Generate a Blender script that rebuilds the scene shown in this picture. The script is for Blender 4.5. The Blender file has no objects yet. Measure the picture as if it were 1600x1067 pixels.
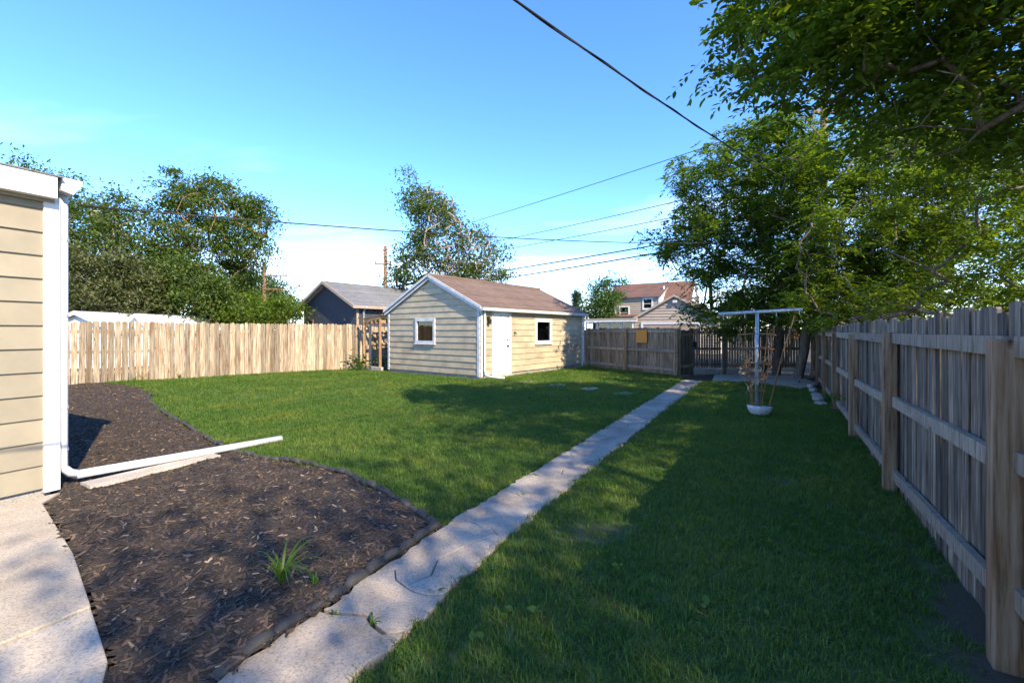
import bpy, bmesh, math, random
import numpy as np
from mathutils import Vector, Matrix
R = math.radians
rng = np.random.default_rng(7); random.seed(7)
S = bpy.context.scene
C = S.collection

# ------------------------------------------------------------------ camera, sky, sun, exposure
F, CX, HZ, CAMH = 700.0, 800.0, 518.0, 1.45        # focal length / horizon in 1600-px photo pixels
cd = bpy.data.cameras.new('camera'); cam = bpy.data.objects.new('camera', cd); C.objects.link(cam)
cam.location = (0, 0, CAMH); cam.rotation_euler = (R(90), 0, 0)
cd.sensor_width = 36; cd.lens = 36*F/1600; cd.shift_y = -(533.5-HZ)/1600
cd.clip_start = .05; cd.clip_end = 3000
S.camera = cam
SUN_AZ = math.atan2(.62, -.785); SUN_EL = R(37)
w = bpy.data.worlds.new('World'); S.world = w; w.use_nodes = True
nt = w.node_tree; nt.nodes.clear()
out = nt.nodes.new('ShaderNodeOutputWorld'); bg = nt.nodes.new('ShaderNodeBackground'); bg.inputs[1].default_value = .142
sky = nt.nodes.new('ShaderNodeTexSky'); sky.sky_type = 'NISHITA'; sky.sun_disc = False
sky.sun_elevation = SUN_EL; sky.sun_rotation = SUN_AZ; sky.altitude = 1600; sky.air_density = 1.0; sky.dust_density = .15; sky.ozone_density = 8
# thin high cloud: streaky noise on the sky dome, everywhere alike
tc = nt.nodes.new('ShaderNodeTexCoord'); sp = nt.nodes.new('ShaderNodeSeparateXYZ'); nt.links.new(tc.outputs['Generated'], sp.inputs[0])
zz = nt.nodes.new('ShaderNodeMath'); zz.operation = 'MAXIMUM'; nt.links.new(sp.outputs[2], zz.inputs[0]); zz.inputs[1].default_value = .0
za = nt.nodes.new('ShaderNodeMath'); za.operation = 'ADD'; nt.links.new(zz.outputs[0], za.inputs[0]); za.inputs[1].default_value = .12
dx = nt.nodes.new('ShaderNodeMath'); dx.operation = 'DIVIDE'; nt.links.new(sp.outputs[0], dx.inputs[0]); nt.links.new(za.outputs[0], dx.inputs[1])
dy = nt.nodes.new('ShaderNodeMath'); dy.operation = 'DIVIDE'; nt.links.new(sp.outputs[1], dy.inputs[0]); nt.links.new(za.outputs[0], dy.inputs[1])
cb = nt.nodes.new('ShaderNodeCombineXYZ'); nt.links.new(dx.outputs[0], cb.inputs[0]); nt.links.new(dy.outputs[0], cb.inputs[1])
mp = nt.nodes.new('ShaderNodeMapping'); mp.inputs['Scale'].default_value = (.22, .55, 1); mp.inputs['Rotation'].default_value = (0, 0, .25); nt.links.new(cb.outputs[0], mp.inputs[0])
nz = nt.nodes.new('ShaderNodeTexNoise'); nz.inputs['Scale'].default_value = 1.3; nz.inputs['Detail'].default_value = 5; nz.inputs['Roughness'].default_value = .5; nt.links.new(mp.outputs[0], nz.inputs[0])
cr = nt.nodes.new('ShaderNodeValToRGB'); cr.color_ramp.elements[0].position = .5; cr.color_ramp.elements[1].position = .9
cr.color_ramp.elements[1].color = (.62, .62, .62, 1); hz = nt.nodes.new('ShaderNodeMapRange'); hz.inputs[1].default_value = 0; hz.inputs[2].default_value = .55; hz.inputs[3].default_value = .15; hz.inputs[4].default_value = -.16; nt.links.new(sp.outputs[2], hz.inputs[0])
cs_ = nt.nodes.new('ShaderNodeMath'); cs_.operation = 'ADD'; nt.links.new(nz.outputs[0], cs_.inputs[0]); nt.links.new(hz.outputs[0], cs_.inputs[1])   # thin cloud thickens towards the horizon
nt.links.new(cs_.outputs[0], cr.inputs[0])
mx = nt.nodes.new('ShaderNodeMix'); mx.data_type = 'RGBA'; nt.links.new(cr.outputs[0], mx.inputs[0])
hs_ = nt.nodes.new('ShaderNodeHueSaturation'); hs_.inputs['Saturation'].default_value = 1.14; hs_.inputs['Hue'].default_value = .508; nt.links.new(sky.outputs[0], hs_.inputs['Color']); nt.links.new(hs_.outputs[0], mx.inputs[6]); mx.inputs[7].default_value = (5.2, 5.6, 6.2, 1)
nt.links.new(mx.outputs[2], bg.inputs[0]); nt.links.new(bg.outputs[0], out.inputs[0])
sl = bpy.data.lights.new('sun', 'SUN'); sl.energy = 2.2; sl.angle = R(.5); sl.color = (1, .93, .82)
so = bpy.data.objects.new('sun', sl); C.objects.link(so); so.location = (20, -15, 25)
SV = Vector((math.sin(SUN_AZ)*math.cos(SUN_EL), math.cos(SUN_AZ)*math.cos(SUN_EL), math.sin(SUN_EL)))
so.rotation_euler = (-SV).to_track_quat('-Z', 'Y').to_euler()
vs = S.view_settings; vs.view_transform = 'Standard'; vs.look = 'None'; vs.gamma = 1; vs.use_curve_mapping = False; vs.exposure = 2.2
vs.use_white_balance = True; vs.white_balance_temperature = 8300; vs.white_balance_tint = 8
S.cycles.use_denoising = True; S.cycles.max_bounces = 8; S.cycles.transparent_max_bounces = 8

# ------------------------------------------------------------------ helpers
def G(px, py, z=0):                      # photo pixel -> point on the plane of height z
    Y = (CAMH-z)*F/(py-HZ); return Vector(((px-CX)/F*Y, Y, z))
def P(px, py, Y): return Vector(((px-CX)/F*Y, Y, CAMH+(HZ-py)/F*Y))
def link(o): C.objects.link(o); return o
def tag(o, label, cat, group=None, kind=None):
    o['label'] = label; o['category'] = cat
    if group: o['group'] = group
    if kind: o['kind'] = kind
    return o
def thing(name, label, cat, loc=(0, 0, 0), group=None):
    o = link(bpy.data.objects.new(name, None)); o.location = loc; o.empty_display_size = .2
    return tag(o, label, cat, group)
class MB:
    def __init__(s): s.v = []; s.f = []
    def box(s, o, a, b, c):              # corner o and three edge vectors
        o, a, b, c = map(Vector, (o, a, b, c)); n = len(s.v)
        s.v += [o, o+a, o+a+b, o+b, o+c, o+a+c, o+a+b+c, o+b+c]
        s.f += [tuple(n+i for i in q) for q in ((0,3,2,1),(4,5,6,7),(0,1,5,4),(1,2,6,5),(2,3,7,6),(3,0,4,7))]; return s
    def cbox(s, c, x, y, z):             # centred, half-vectors
        c, x, y, z = map(Vector, (c, x, y, z)); return s.box(c-x-y-z, 2*x, 2*y, 2*z)
    def prism(s, poly, h):               # list of bottom points (ccw from the tip of h), extruded by vector h
        n = len(s.v); k = len(poly); h = Vector(h)
        s.v += [Vector(p) for p in poly] + [Vector(p)+h for p in poly]
        s.f += [tuple(range(n+k-1, n-1, -1)), tuple(range(n+k, n+2*k))]
        s.f += [(n+i, n+(i+1) % k, n+k+(i+1) % k, n+k+i) for i in range(k)]; return s
    def tube(s, pts, r, k=6, cap=True):
        pts = [Vector(p) for p in pts]; n0 = len(s.v); m = len(pts)
        for i, p in enumerate(pts):
            d = (pts[min(i+1, m-1)]-pts[max(i-1, 0)]).normalized()
            a = d.cross(Vector((0, 0, 1)) if abs(d.z) < .95 else Vector((1, 0, 0))).normalized(); b = d.cross(a)
            rr = r[i] if hasattr(r, '__len__') else r
            for j in range(k):
                t = 2*math.pi*j/k; s.v.append(p+a*(rr*math.cos(t))+b*(rr*math.sin(t)))
        for i in range(m-1):
            for j in range(k):
                s.f.append((n0+i*k+j, n0+i*k+(j+1) % k, n0+(i+1)*k+(j+1) % k, n0+(i+1)*k+j))
        if cap:
            s.f.append(tuple(n0+j for j in range(k-1, -1, -1))); s.f.append(tuple(n0+(m-1)*k+j for j in range(k)))
        return s
    def lathe(s, c, prof, k=20):
        c = Vector(c); n0 = len(s.v); m = len(prof)
        for (r, z) in prof:
            for j in range(k):
                t = 2*math.pi*j/k; s.v.append(c+Vector((r*math.cos(t), r*math.sin(t), z)))
        for i in range(m-1):
            for j in range(k): s.f.append((n0+i*k+j, n0+i*k+(j+1) % k, n0+(i+1)*k+(j+1) % k, n0+(i+1)*k+j))
        return s
    def mesh(s, name, mat, smooth=False):
        me = bpy.data.meshes.new(name); me.from_pydata(s.v, [], s.f); me.validate()
        bm = bmesh.new(); bm.from_mesh(me); bmesh.ops.recalc_face_normals(bm, faces=bm.faces); bm.to_mesh(me); bm.free()
        if mat: me.materials.append(mat)
        if smooth: me.polygons.foreach_set('use_smooth', [True]*len(me.polygons))
        return me
    def build(s, name, mat, parent=None, smooth=False):
        return put(name, s.mesh(name, mat, smooth), parent)
def put(name, me, parent=None, mtx=None):
    """link a mesh (world-space unless mtx places it) under an unrotated parent"""
    o = link(bpy.data.objects.new(name, me)); m = mtx or Matrix()
    if parent:
        o.parent = parent; p = parent; off = Vector((0, 0, 0))
        while p: off += p.location; p = p.parent
        m = Matrix.Translation(-off) @ m
    o.matrix_basis = m
    return o
def fast_mesh(name, V, Q, mat, k=4):
    me = bpy.data.meshes.new(name); n = len(Q)
    me.vertices.add(len(V)); me.vertices.foreach_set('co', np.asarray(V, np.float32).ravel())
    me.loops.add(n*k); me.loops.foreach_set('vertex_index', np.asarray(Q, np.int32).ravel())
    me.polygons.add(n); me.polygons.foreach_set('loop_start', np.arange(n, dtype=np.int32)*k)
    me.update(calc_edges=True); me.validate(); me.materials.append(mat); return me
def basis(origin, x, y, z):
    m = Matrix.Identity(4)
    for i, a in enumerate((x, y, z)): m.col[i][:3] = Vector(a)[:]
    m.col[3][:3] = Vector(origin)[:]; return m
def struct(o, label=None, kind='structure'):
    o['kind'] = kind
    if label: o['label'] = label
    return o

# ------------------------------------------------------------------ materials
def newmat(name):
    m = bpy.data.materials.new(name); m.use_nodes = True; t = m.node_tree
    return m, t, t.nodes['Principled BSDF']
def ramp(t, fac, cols):
    r = t.nodes.new('ShaderNodeValToRGB'); e = r.color_ramp.elements
    while len(e) < len(cols): e.new(.5)
    for el, (p, c) in zip(e, cols): el.position = p; el.color = (*c, 1)
    t.links.new(fac, r.inputs[0]); return r.outputs[0]
def coords(t, scale, jitter=True):
    tc = t.nodes.new('ShaderNodeTexCoord'); src = tc.outputs['Object']
    if jitter:
        oi = t.nodes.new('ShaderNodeObjectInfo'); mu = t.nodes.new('ShaderNodeVectorMath'); mu.operation = 'SCALE'
        cbn = t.nodes.new('ShaderNodeCombineXYZ')
        for i in range(3): t.links.new(oi.outputs['Random'], cbn.inputs[i])
        t.links.new(cbn.outputs[0], mu.inputs[0]); mu.inputs['Scale'].default_value = 37.0
        ad = t.nodes.new('ShaderNodeVectorMath'); t.links.new(src, ad.inputs[0]); t.links.new(mu.outputs[0], ad.inputs[1]); src = ad.outputs[0]
    mp = t.nodes.new('ShaderNodeMapping'); mp.inputs['Scale'].default_value = scale; t.links.new(src, mp.inputs[0]); return mp.outputs[0]
def noise(t, vec, scale, detail=6, rough=.6):
    n = t.nodes.new('ShaderNodeTexNoise'); n.inputs['Scale'].default_value = scale; n.inputs['Detail'].default_value = detail
    n.inputs['Roughness'].default_value = rough; t.links.new(vec, n.inputs['Vector']); return n.outputs[0]
def mixc(t, fac, a, b, mode='MIX'):
    m = t.nodes.new('ShaderNodeMix'); m.data_type = 'RGBA'; m.blend_type = mode
    for s_, v in ((m.inputs[0], fac), (m.inputs[6], a), (m.inputs[7], b)):
        if isinstance(v, (int, float)): s_.default_value = v
        elif isinstance(v, tuple): s_.default_value = (*v, 1)
        else: t.links.new(v, s_)
    return m.outputs[2]
def bump(t, bs, h, strength, dist=.01):
    b = t.nodes.new('ShaderNodeBump'); b.inputs['Strength'].default_value = strength; b.inputs['Distance'].default_value = dist
    t.links.new(h, b.inputs['Height']); t.links.new(b.outputs[0], bs.inputs['Normal'])
def hsv_by_object(t, col, lo=.75, hi=1.2):
    oi = t.nodes.new('ShaderNodeObjectInfo'); mr = t.nodes.new('ShaderNodeMapRange'); mr.inputs[3].default_value = lo; mr.inputs[4].default_value = hi
    t.links.new(oi.outputs['Random'], mr.inputs[0]); h = t.nodes.new('ShaderNodeHueSaturation')
    t.links.new(mr.outputs[0], h.inputs['Value']); t.links.new(col, h.inputs['Color']); return h.outputs[0]
def wood(name, dark, mid, light, stain, stain_amt=.5, lo=.7, hi=1.25, stretch=(22, 22, 1.3)):
    m, t, b = newmat(name); v = coords(t, stretch); n = noise(t, v, 1.6, 8, .65)
    c = ramp(t, n, [(.34, dark), (.5, mid), (.66, light)])
    v2 = coords(t, (3, 3, .8)); n2 = noise(t, v2, 1.5, 4, .6)
    st = ramp(t, n2, [(.5, (0, 0, 0)), (.72, (1, 1, 1))])
    sm = t.nodes.new('ShaderNodeMath'); sm.operation = 'MULTIPLY'; t.links.new(st, sm.inputs[0]); sm.inputs[1].default_value = stain_amt
    c = mixc(t, sm.outputs[0], c, stain)
    # knots
    vk = coords(t, (9, 9, 2.2)); vo = t.nodes.new('ShaderNodeTexVoronoi'); vo.inputs['Scale'].default_value = 1.0; t.links.new(vk, vo.inputs['Vector'])
    kn = ramp(t, vo.outputs['Distance'], [(.05, (1, 1, 1)), (.13, (0, 0, 0))])
    c = mixc(t, kn, c, tuple(x*.45 for x in dark))
    c = hsv_by_object(t, c, lo, hi)
    t.links.new(c, b.inputs['Base Color']); b.inputs['Roughness'].default_value = .85; bump(t, b, n, .5, .004); return m
def paint(name, col, rough=.5, var=.12, scale=3, bumps=.08, dirt=(.25, .22, .18), metal=0, stretch=(1, 1, 1)):
    m, t, b = newmat(name); v = coords(t, stretch); n = noise(t, v, scale, 7, .65); n2 = noise(t, v, scale*14, 3, .6)
    c = ramp(t, n, [(.25, tuple(x*(1-var)*.6+d*.4*var+x*.4*(1-var) for x, d in zip(col, dirt))), (.6, col)])
    c = hsv_by_object(t, c, .94, 1.05)
    t.links.new(c, b.inputs['Base Color']); b.inputs['Roughness'].default_value = rough; b.inputs['Metallic'].default_value = metal
    if bumps: bump(t, b, n2, bumps, .004)
    return m
def concrete(name, c1, c2, c3):
    m, t, b = newmat(name); v = coords(t, (1, 1, 1), False)
    n = noise(t, v, 2.2, 6, .65); f = noise(t, v, 90, 3, .7)
    c = ramp(t, n, [(.3, c1), (.52, c2), (.75, c3)]); g = ramp(t, f, [(.33, (.45, .42, .4)), (.5, (1, 1, 1)), (.7, (1.25, 1.2, 1.15))])
    c = mixc(t, .75, c, g, 'MULTIPLY'); c = hsv_by_object(t, c, .9, 1.08)
    t.links.new(c, b.inputs['Base Color']); b.inputs['Roughness'].default_value = .9; bump(t, b, f, .6, .006); return m
def leafmat(name, c1, c2, trans=.45):
    m, t, b = newmat(name); t.nodes.remove(b); o = t.nodes['Material Output']
    g = t.nodes.new('ShaderNodeNewGeometry'); c = ramp(t, g.outputs['Random Per Island'], [(0, c1), (1, c2)])
    d = t.nodes.new('ShaderNodeBsdfPrincipled'); t.links.new(c, d.inputs['Base Color']); d.inputs['Roughness'].default_value = .5
    d.inputs['Specular IOR Level'].default_value = .3
    tr = t.nodes.new('ShaderNodeBsdfTranslucent'); tl = mixc(t, 1.0, c, (1.5, 1.45, .5), 'MULTIPLY'); t.links.new(tl, tr.inputs[0])
    ms = t.nodes.new('ShaderNodeMixShader'); ms.inputs[0].default_value = trans
    t.links.new(d.outputs[0], ms.inputs[1]); t.links.new(tr.outputs[0], ms.inputs[2]); t.links.new(ms.outputs[0], o.inputs[0]); return m
def grassmat():
    m = leafmat('grass_blade', (.065, .132, .02), (.14, .22, .038), 0.4); t = m.node_tree
    r = next(n for n in t.nodes if n.type == 'VALTORGB'); oi = t.nodes.new('ShaderNodeObjectInfo')     # patchy growth: yellower and deeper green areas
    n1 = noise(t, oi.outputs['Location'], 1.1, 4, .6); y = ramp(t, n1, [(.42, (.72, .88, .75)), (.54, (1, 1, 1)), (.68, (1.5, 1.12, .95))])
    n2 = noise(t, oi.outputs['Location'], 6, 3, .6); dry = ramp(t, n2, [(.64, (0, 0, 0)), (.76, (.55, .55, .55))])
    c = mixc(t, 1.0, r.outputs[0], y, 'MULTIPLY'); c = mixc(t, dry, c, (.30, .26, .11))
    for l in list(t.links):
        if l.from_node == r and l.to_node.type in ('BSDF_PRINCIPLED',): t.links.new(c, l.to_socket)
    for n in t.nodes:
        if n.type == 'BSDF_TRANSLUCENT': t.links.new(mixc(t, 1.0, c, (1.4, 1.4, .5), 'MULTIPLY'), n.inputs[0])
    return m
def shingle(name, a, b_, c_):
    m, t, b = newmat(name); v = coords(t, (1, 1, 1)); br = t.nodes.new('ShaderNodeTexBrick'); t.links.new(v, br.inputs['Vector'])
    br.inputs['Scale'].default_value = 1; br.inputs['Brick Width'].default_value = .22; br.inputs['Row Height'].default_value = 40; br.inputs['Mortar Size'].default_value = .006
    br.inputs['Color1'].default_value = (*a, 1); br.inputs['Color2'].default_value = (*b_, 1); br.inputs['Mortar'].default_value = (*[x*.35 for x in a], 1); br.inputs['Bias'].default_value = 0
    n = noise(t, v, 140, 2, .7); n2 = noise(t, coords(t, (1, 1, 1), False), .8, 4, .6)
    c = mixc(t, ramp(t, n, [(.4, (0, 0, 0)), (.65, (1, 1, 1))]), br.outputs[0], c_)
    c = mixc(t, .5, c, ramp(t, n2, [(.35, (.6, .6, .62)), (.65, (1.15, 1.12, 1.1))]), 'MULTIPLY'); c = hsv_by_object(t, c, .85, 1.12)
    t.links.new(c, b.inputs['Base Color']); b.inputs['Roughness'].default_value = .95; bump(t, b, n, .6, .005); return m
def plain(name, col, rough=.6, metal=0):
    m, t, b = newmat(name); n = noise(t, coords(t, (1, 1, 1)), 8, 4, .6)
    c = ramp(t, n, [(.3, tuple(x*.75 for x in col)), (.65, col)]); t.links.new(c, b.inputs['Base Color'])
    b.inputs['Roughness'].default_value = rough; b.inputs['Metallic'].default_value = metal; return m

M = dict(
 tanwood=wood('tan_cedar', (.14, .09, .05), (.30, .235, .16), (.45, .37, .27), (.20, .09, .035), .75, .55, 1.3),  # tan wood tone, varied per board
 greywood=wood('weathered_grey_cedar', (.05, .034, .023), (.22, .162, .115), (.42, .335, .255), (.04, .026, .017), .9, .28, 1.3),
 postwood=wood('brown_post', (.10, .052, .026), (.28, .17, .095), (.38, .26, .165), (.27, .10, .03), .95, .8, 1.15),
 railwood=wood('grey_rail', (.14, .105, .075), (.30, .235, .175), (.40, .325, .25), (.12, .085, .06), .5, .85, 1.15, (2.5, 2.5, 22)),
 brownwood=wood('brown_fence_board', (.10, .062, .036), (.26, .175, .105), (.38, .28, .19), (.06, .035, .02), .65, .65, 1.3),
 darkwood=wood('dark_slat', (.05, .035, .025), (.13, .095, .068), (.25, .19, .14), (.025, .018, .012), .6, .65, 1.4),
 polewood=wood('pole_wood', (.09, .045, .025), (.22, .12, .07), (.33, .2, .12), (.1, .05, .03), .4),
 beige=paint('beige_siding', (.275, .238, .175), .6, .35, 2.5, .1), khaki=paint('khaki_siding', (.43, .355, .245), .65, .6, 2.0, .12),
 white=paint('white_trim', (.66, .66, .65), .45, .15, 4), whitepipe=paint('white_downspout', (.62, .63, .65), .35, .2, 5, 0),
 greytrim=paint('aged_white_trim', (.58, .58, .59), .6, .45, 4, .15), door=paint('white_door', (.74, .77, .84), .35, .1, 3, 0),
 navy=paint('dark_blue_siding', (.035, .042, .06), .7, .25, 3), taupe=paint('taupe_siding', (.34, .255, .195), .7, .25, 3), mauve=paint('mauve_beige_siding', (.40, .32, .26), .7, .25, 3),
 paleroof=paint('pale_roof', (.72, .73, .75), .6, .2, 2), orange=paint('orange_panel', (.62, .22, .035), .6, .2, 5), rust=paint('rusty_wire', (.36, .15, .05), .8, .5, 20, .2),
 galv=paint('galvanised_steel', (.42, .45, .48), .45, .5, 12, .1, metal=.6), bowl=paint('weathered_white_bowl', (.68, .68, .67), .6, .6, 14, .3),
 black=plain('black_rubber', (.018, .018, .02), .6), edging=paint('dark_edging', (.03, .029, .030), .8, .6, 9, .8), cable=plain('black_cable', (.012, .012, .013), .6), lamp=plain('dark_lamp_metal', (.03, .028, .026), .5, .5),
 brass=plain('dark_bronze_knob', (.06, .045, .03), .4, .8), stone=concrete('paver_stone', (.3, .26, .22), (.42, .37, .32), (.5, .45, .4)),
 path=concrete('old_path_concrete', (.22, .18, .14), (.35, .295, .24), (.45, .385, .315)), patio=concrete('patio_concrete', (.34, .285, .22), (.42, .36, .29), (.48, .42, .345)),
 block=concrete('cinder_block', (.22, .20, .18), (.32, .30, .28), (.4, .38, .35)),
 bark=wood('bark', (.05, .038, .028), (.13, .10, .075), (.22, .18, .14), (.05, .05, .03), .4, stretch=(14, 14, 3)), orangebark=wood('orange_bark', (.14, .07, .035), (.30, .17, .09), (.42, .27, .16), (.1, .06, .03), .4, stretch=(10, 10, 3)),
 deadtwig=wood('dead_twigs', (.22, .17, .13), (.38, .31, .25), (.5, .43, .36), (.2, .15, .1), .3),
 brownroof=shingle('brown_shingles', (.15, .092, .068), (.10, .062, .05), (.21, .145, .11)), greyroof=shingle('grey_shingles', (.15, .155, .16), (.105, .11, .115), (.22, .22, .225)), redroof=shingle('red_brown_shingles', (.16, .07, .048), (.105, .048, .036), (.2, .11, .08)),
 leaf_dark=leafmat('leaf_dark', (.035, .085, .018), (.085, .155, .035), .4), leaf_mid=leafmat('leaf_mid', (.05, .10, .016), (.105, .17, .03), 0.55), leaf_light=leafmat('leaf_light', (.075, .135, .017), (.155, .22, .036), 0.55),
 leaf_near=leafmat('leaf_near', (.06, .12, .017), (.13, .195, .032), 0.55), leaf_far=leafmat('leaf_far', (.055, .10, .02), (.12, .17, .042), 0.4), leaf_olive=leafmat('leaf_olive', (.065, .085, .027), (.14, .15, .065), 0.35), leaf_spruce=leafmat('spruce_needle', (.03, .06, .035), (.05, .085, .05), .2),
 grass=grassmat(), weed=leafmat('weed_blade', (.06, .13, .02), (.12, .20, .04), 0.5))
def glassmat():
    m, t, b = newmat('window_glass'); t.nodes.remove(b); o = t.nodes['Material Output']
    tr = t.nodes.new('ShaderNodeBsdfTransparent'); tr.inputs[0].default_value = (.75, .78, .8, 1); gl = t.nodes.new('ShaderNodeBsdfGlossy'); gl.inputs['Roughness'].default_value = .02
    fr = t.nodes.new('ShaderNodeFresnel'); fr.inputs[0].default_value = 1.6; ms = t.nodes.new('ShaderNodeMixShader')
    t.links.new(fr.outputs[0], ms.inputs[0]); t.links.new(tr.outputs[0], ms.inputs[1]); t.links.new(gl.outputs[0], ms.inputs[2]); t.links.new(ms.outputs[0], o.inputs[0]); return m
M['glass'] = glassmat()
def soilmat():
    m, t, b = newmat('soil'); v = coords(t, (1, 1, 1), False); n = noise(t, v, .6, 6, .6); f = noise(t, v, 40, 5, .7)
    c = ramp(t, n, [(.35, (.035, .026, .018)), (.55, (.06, .043, .03)), (.7, (.045, .055, .022))]); c = mixc(t, .6, c, ramp(t, f, [(.3, (.5, .5, .5)), (.7, (1.4, 1.35, 1.3))]), 'MULTIPLY')
    t.links.new(c, b.inputs['Base Color']); b.inputs['Roughness'].default_value = 1; bump(t, b, f, .8, .02); return m
M['soil'] = soilmat()
def lawnmat():
    m, t, b = newmat('lawn_base'); v = coords(t, (1, 1, 1), False); n = noise(t, v, 3, 6, .65); f = noise(t, v, 120, 3, .7)
    at = t.nodes.new('ShaderNodeAttribute'); at.attribute_name = 'dens'; mr = t.nodes.new('ShaderNodeMapRange'); mr.inputs[1].default_value = 60; mr.inputs[2].default_value = 260; t.links.new(at.outputs['Fac'], mr.inputs[0])
    c = mixc(t, mr.outputs[0], (.085, .058, .036), ramp(t, n, [(.35, (.045, .065, .018)), (.65, (.065, .10, .024))])); c = mixc(t, .6, c, ramp(t, f, [(.35, (.4, .4, .4)), (.7, (1.5, 1.5, 1.3))]), 'MULTIPLY')
    t.links.new(c, b.inputs['Base Color']); b.inputs['Roughness'].default_value = 1; return m
M['lawn'] = lawnmat()
def mulchmat():
    m, t, b = newmat('mulch_base'); v = coords(t, (1, 1, 1), False); f = noise(t, v, 60, 5, .7)
    c = ramp(t, f, [(.35, (.018, .012, .009)), (.6, (.045, .031, .022)), (.75, (.08, .055, .038))]); t.links.new(c, b.inputs['Base Color']); b.inputs['Roughness'].default_value = 1; bump(t, b, f, 1, .02); return m
M['mulch'] = mulchmat()
def chipmat():
    m, t, b = newmat('mulch_chip'); oi = t.nodes.new('ShaderNodeObjectInfo')
    c = ramp(t, oi.outputs['Random'], [(0, (.018, .013, .010)), (.58, (.055, .037, .025)), (.88, (.085, .055, .035)), (.97, (.16, .10, .063)), (1, (.33, .245, .16))])
    t.links.new(c, b.inputs['Base Color']); b.inputs['Roughness'].default_value = .75; return m
M['chip'] = chipmat()

# ------------------------------------------------------------------ setting: ground, lawn, mulch, path, patio
D = Vector((.489, .872, 0)); DP = Vector((.872, -.489, 0))          # lot direction (path, house) and across it
FD = Vector((.5176, .8556, 0)); FN = Vector((-.8556, .5176, 0))     # boundary fence direction and its lawn side
PATH0 = Vector((-.52, 3.3, 0))                                       # left path edge at u = 0
def UV(u, v, z=0): return PATH0+D*u+DP*(v+.07*max(0, -u))+Vector((0, 0, z))
gm = MB(); gm.v = [Vector(p) for p in ((-900, -300, -.04), (900, -300, -.04), (900, 1500, -.04), (-900, 1500, -.04))]; gm.f = [(0, 1, 2, 3)]
struct(gm.build('ground', M['soil']))
bed_edge = [G(*p).to_2d() for p in ((690, 826), (645, 796), (600, 770), (540, 742), (480, 726), (400, 716), (365, 707), (330, 690), (290, 665), (248, 641), (232, 624), (238, 614), (190, 600))]
patio_edge = [Vector(p) for p in ((-4.0, 3.97), (-3.90, 3.72), (-2.82, 2.88), (-2.15, 2.30), (-1.75, 1.94), (-1.52, 1.62), (-1.0, .9), (-.4, -.6))]
path_l = [(PATH0+D*u).to_2d() for u in (-5, 12)]; path_r = [(PATH0+D*u+DP*.5).to_2d() for u in (-5, 12)]
def inside(poly, X, Y):
    r = np.zeros(X.shape, bool); n = len(poly)
    for i in range(n):
        x1, y1 = poly[i]; x2, y2 = poly[(i+1) % n]
        if y1 == y2: continue
        r ^= ((y1 > Y) != (y2 > Y)) & (X < (x2-x1)*(Y-y1)/(y2-y1)+x1)
    return r
bed_poly = list(bed_edge)+[Vector((-11.6, 12.55)), Vector((-13, 11.3)), Vector((-9, 6.5)), Vector((-4.25, 4.2))]+patio_edge+[Vector((-.9, -.6))]+[UV(u, 0).to_2d() for u in (-4, -2, -.5)]
lawn_l = list(bed_edge)+[Vector((-11.6, 12.55)), Vector((-5.9, 17.4)), Vector((-4.6, 16.2)), Vector((-1.05, 13.55)), Vector((-.2, 14.35)), Vector((2.9, 18.3)), Vector((3.1, 18.4)), Vector((5.4, 14.6))]+[(PATH0+D*u).to_2d() for u in (11.6, 8, 4, 0)]
fence0 = Vector((2.055, 1.944, 0))
lawn_r = [UV(u, .5).to_2d() for u in (-5, 0, 6, 11.3)]+[G(1165, 597.5).to_2d(), G(1251, 607.6).to_2d(), Vector((7.6, 11.2))]+[(fence0+FD*u-FN*.3).to_2d() for u in (10.4, 5, 0, -3)]
def sheet(name, polys, cell, mat, zf, dens=None):
    xs = np.concatenate([[p[0] for p in q] for q in polys]); ys = np.concatenate([[p[1] for p in q] for q in polys])
    x0, y0 = xs.min()-.1, max(ys.min(), -2.2)-.1; nx = int((xs.max()-x0)/cell)+2; ny = int((ys.max()-y0)/cell)+2
    gx, gy = np.meshgrid(x0+np.arange(nx+1)*cell, y0+np.arange(ny+1)*cell, indexing='ij')
    cx, cy = gx[:-1, :-1]+cell/2, gy[:-1, :-1]+cell/2
    k = np.zeros(cx.shape, bool)
    for q in polys: k |= inside([tuple(p) for p in q], cx, cy)
    idx = np.arange(gx.size).reshape(gx.shape); I, J = np.where(k)
    Q = np.stack([idx[I, J], idx[I+1, J], idx[I+1, J+1], idx[I, J+1]], 1)
    used, inv = np.unique(Q, return_inverse=True); Q = inv.reshape(-1, 4)
    V = np.stack([gx.ravel()[used], gy.ravel()[used], np.zeros(len(used))], 1); V[:, 2] = zf(V[:, 0], V[:, 1])
    me = fast_mesh(name, V, Q, mat)
    if dens is not None:
        a = me.attributes.new('dens', 'FLOAT', 'POINT'); a.data.foreach_set('value', dens(V[:, 0], V[:, 1]).astype(np.float32))
        a2 = me.attributes.new('size', 'FLOAT', 'POINT'); a2.data.foreach_set('value', np.clip(.85+np.hypot(V[:, 0], V[:, 1])/26, .9, 1.5).astype(np.float32))
    return link(bpy.data.objects.new(name, me))
def wob(x, y, s, a): return a*(np.sin(x*s+1.3*np.sin(y*s*.7))+np.sin(y*s*1.21+1.7*np.sin(x*s*.53)))*.5
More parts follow.
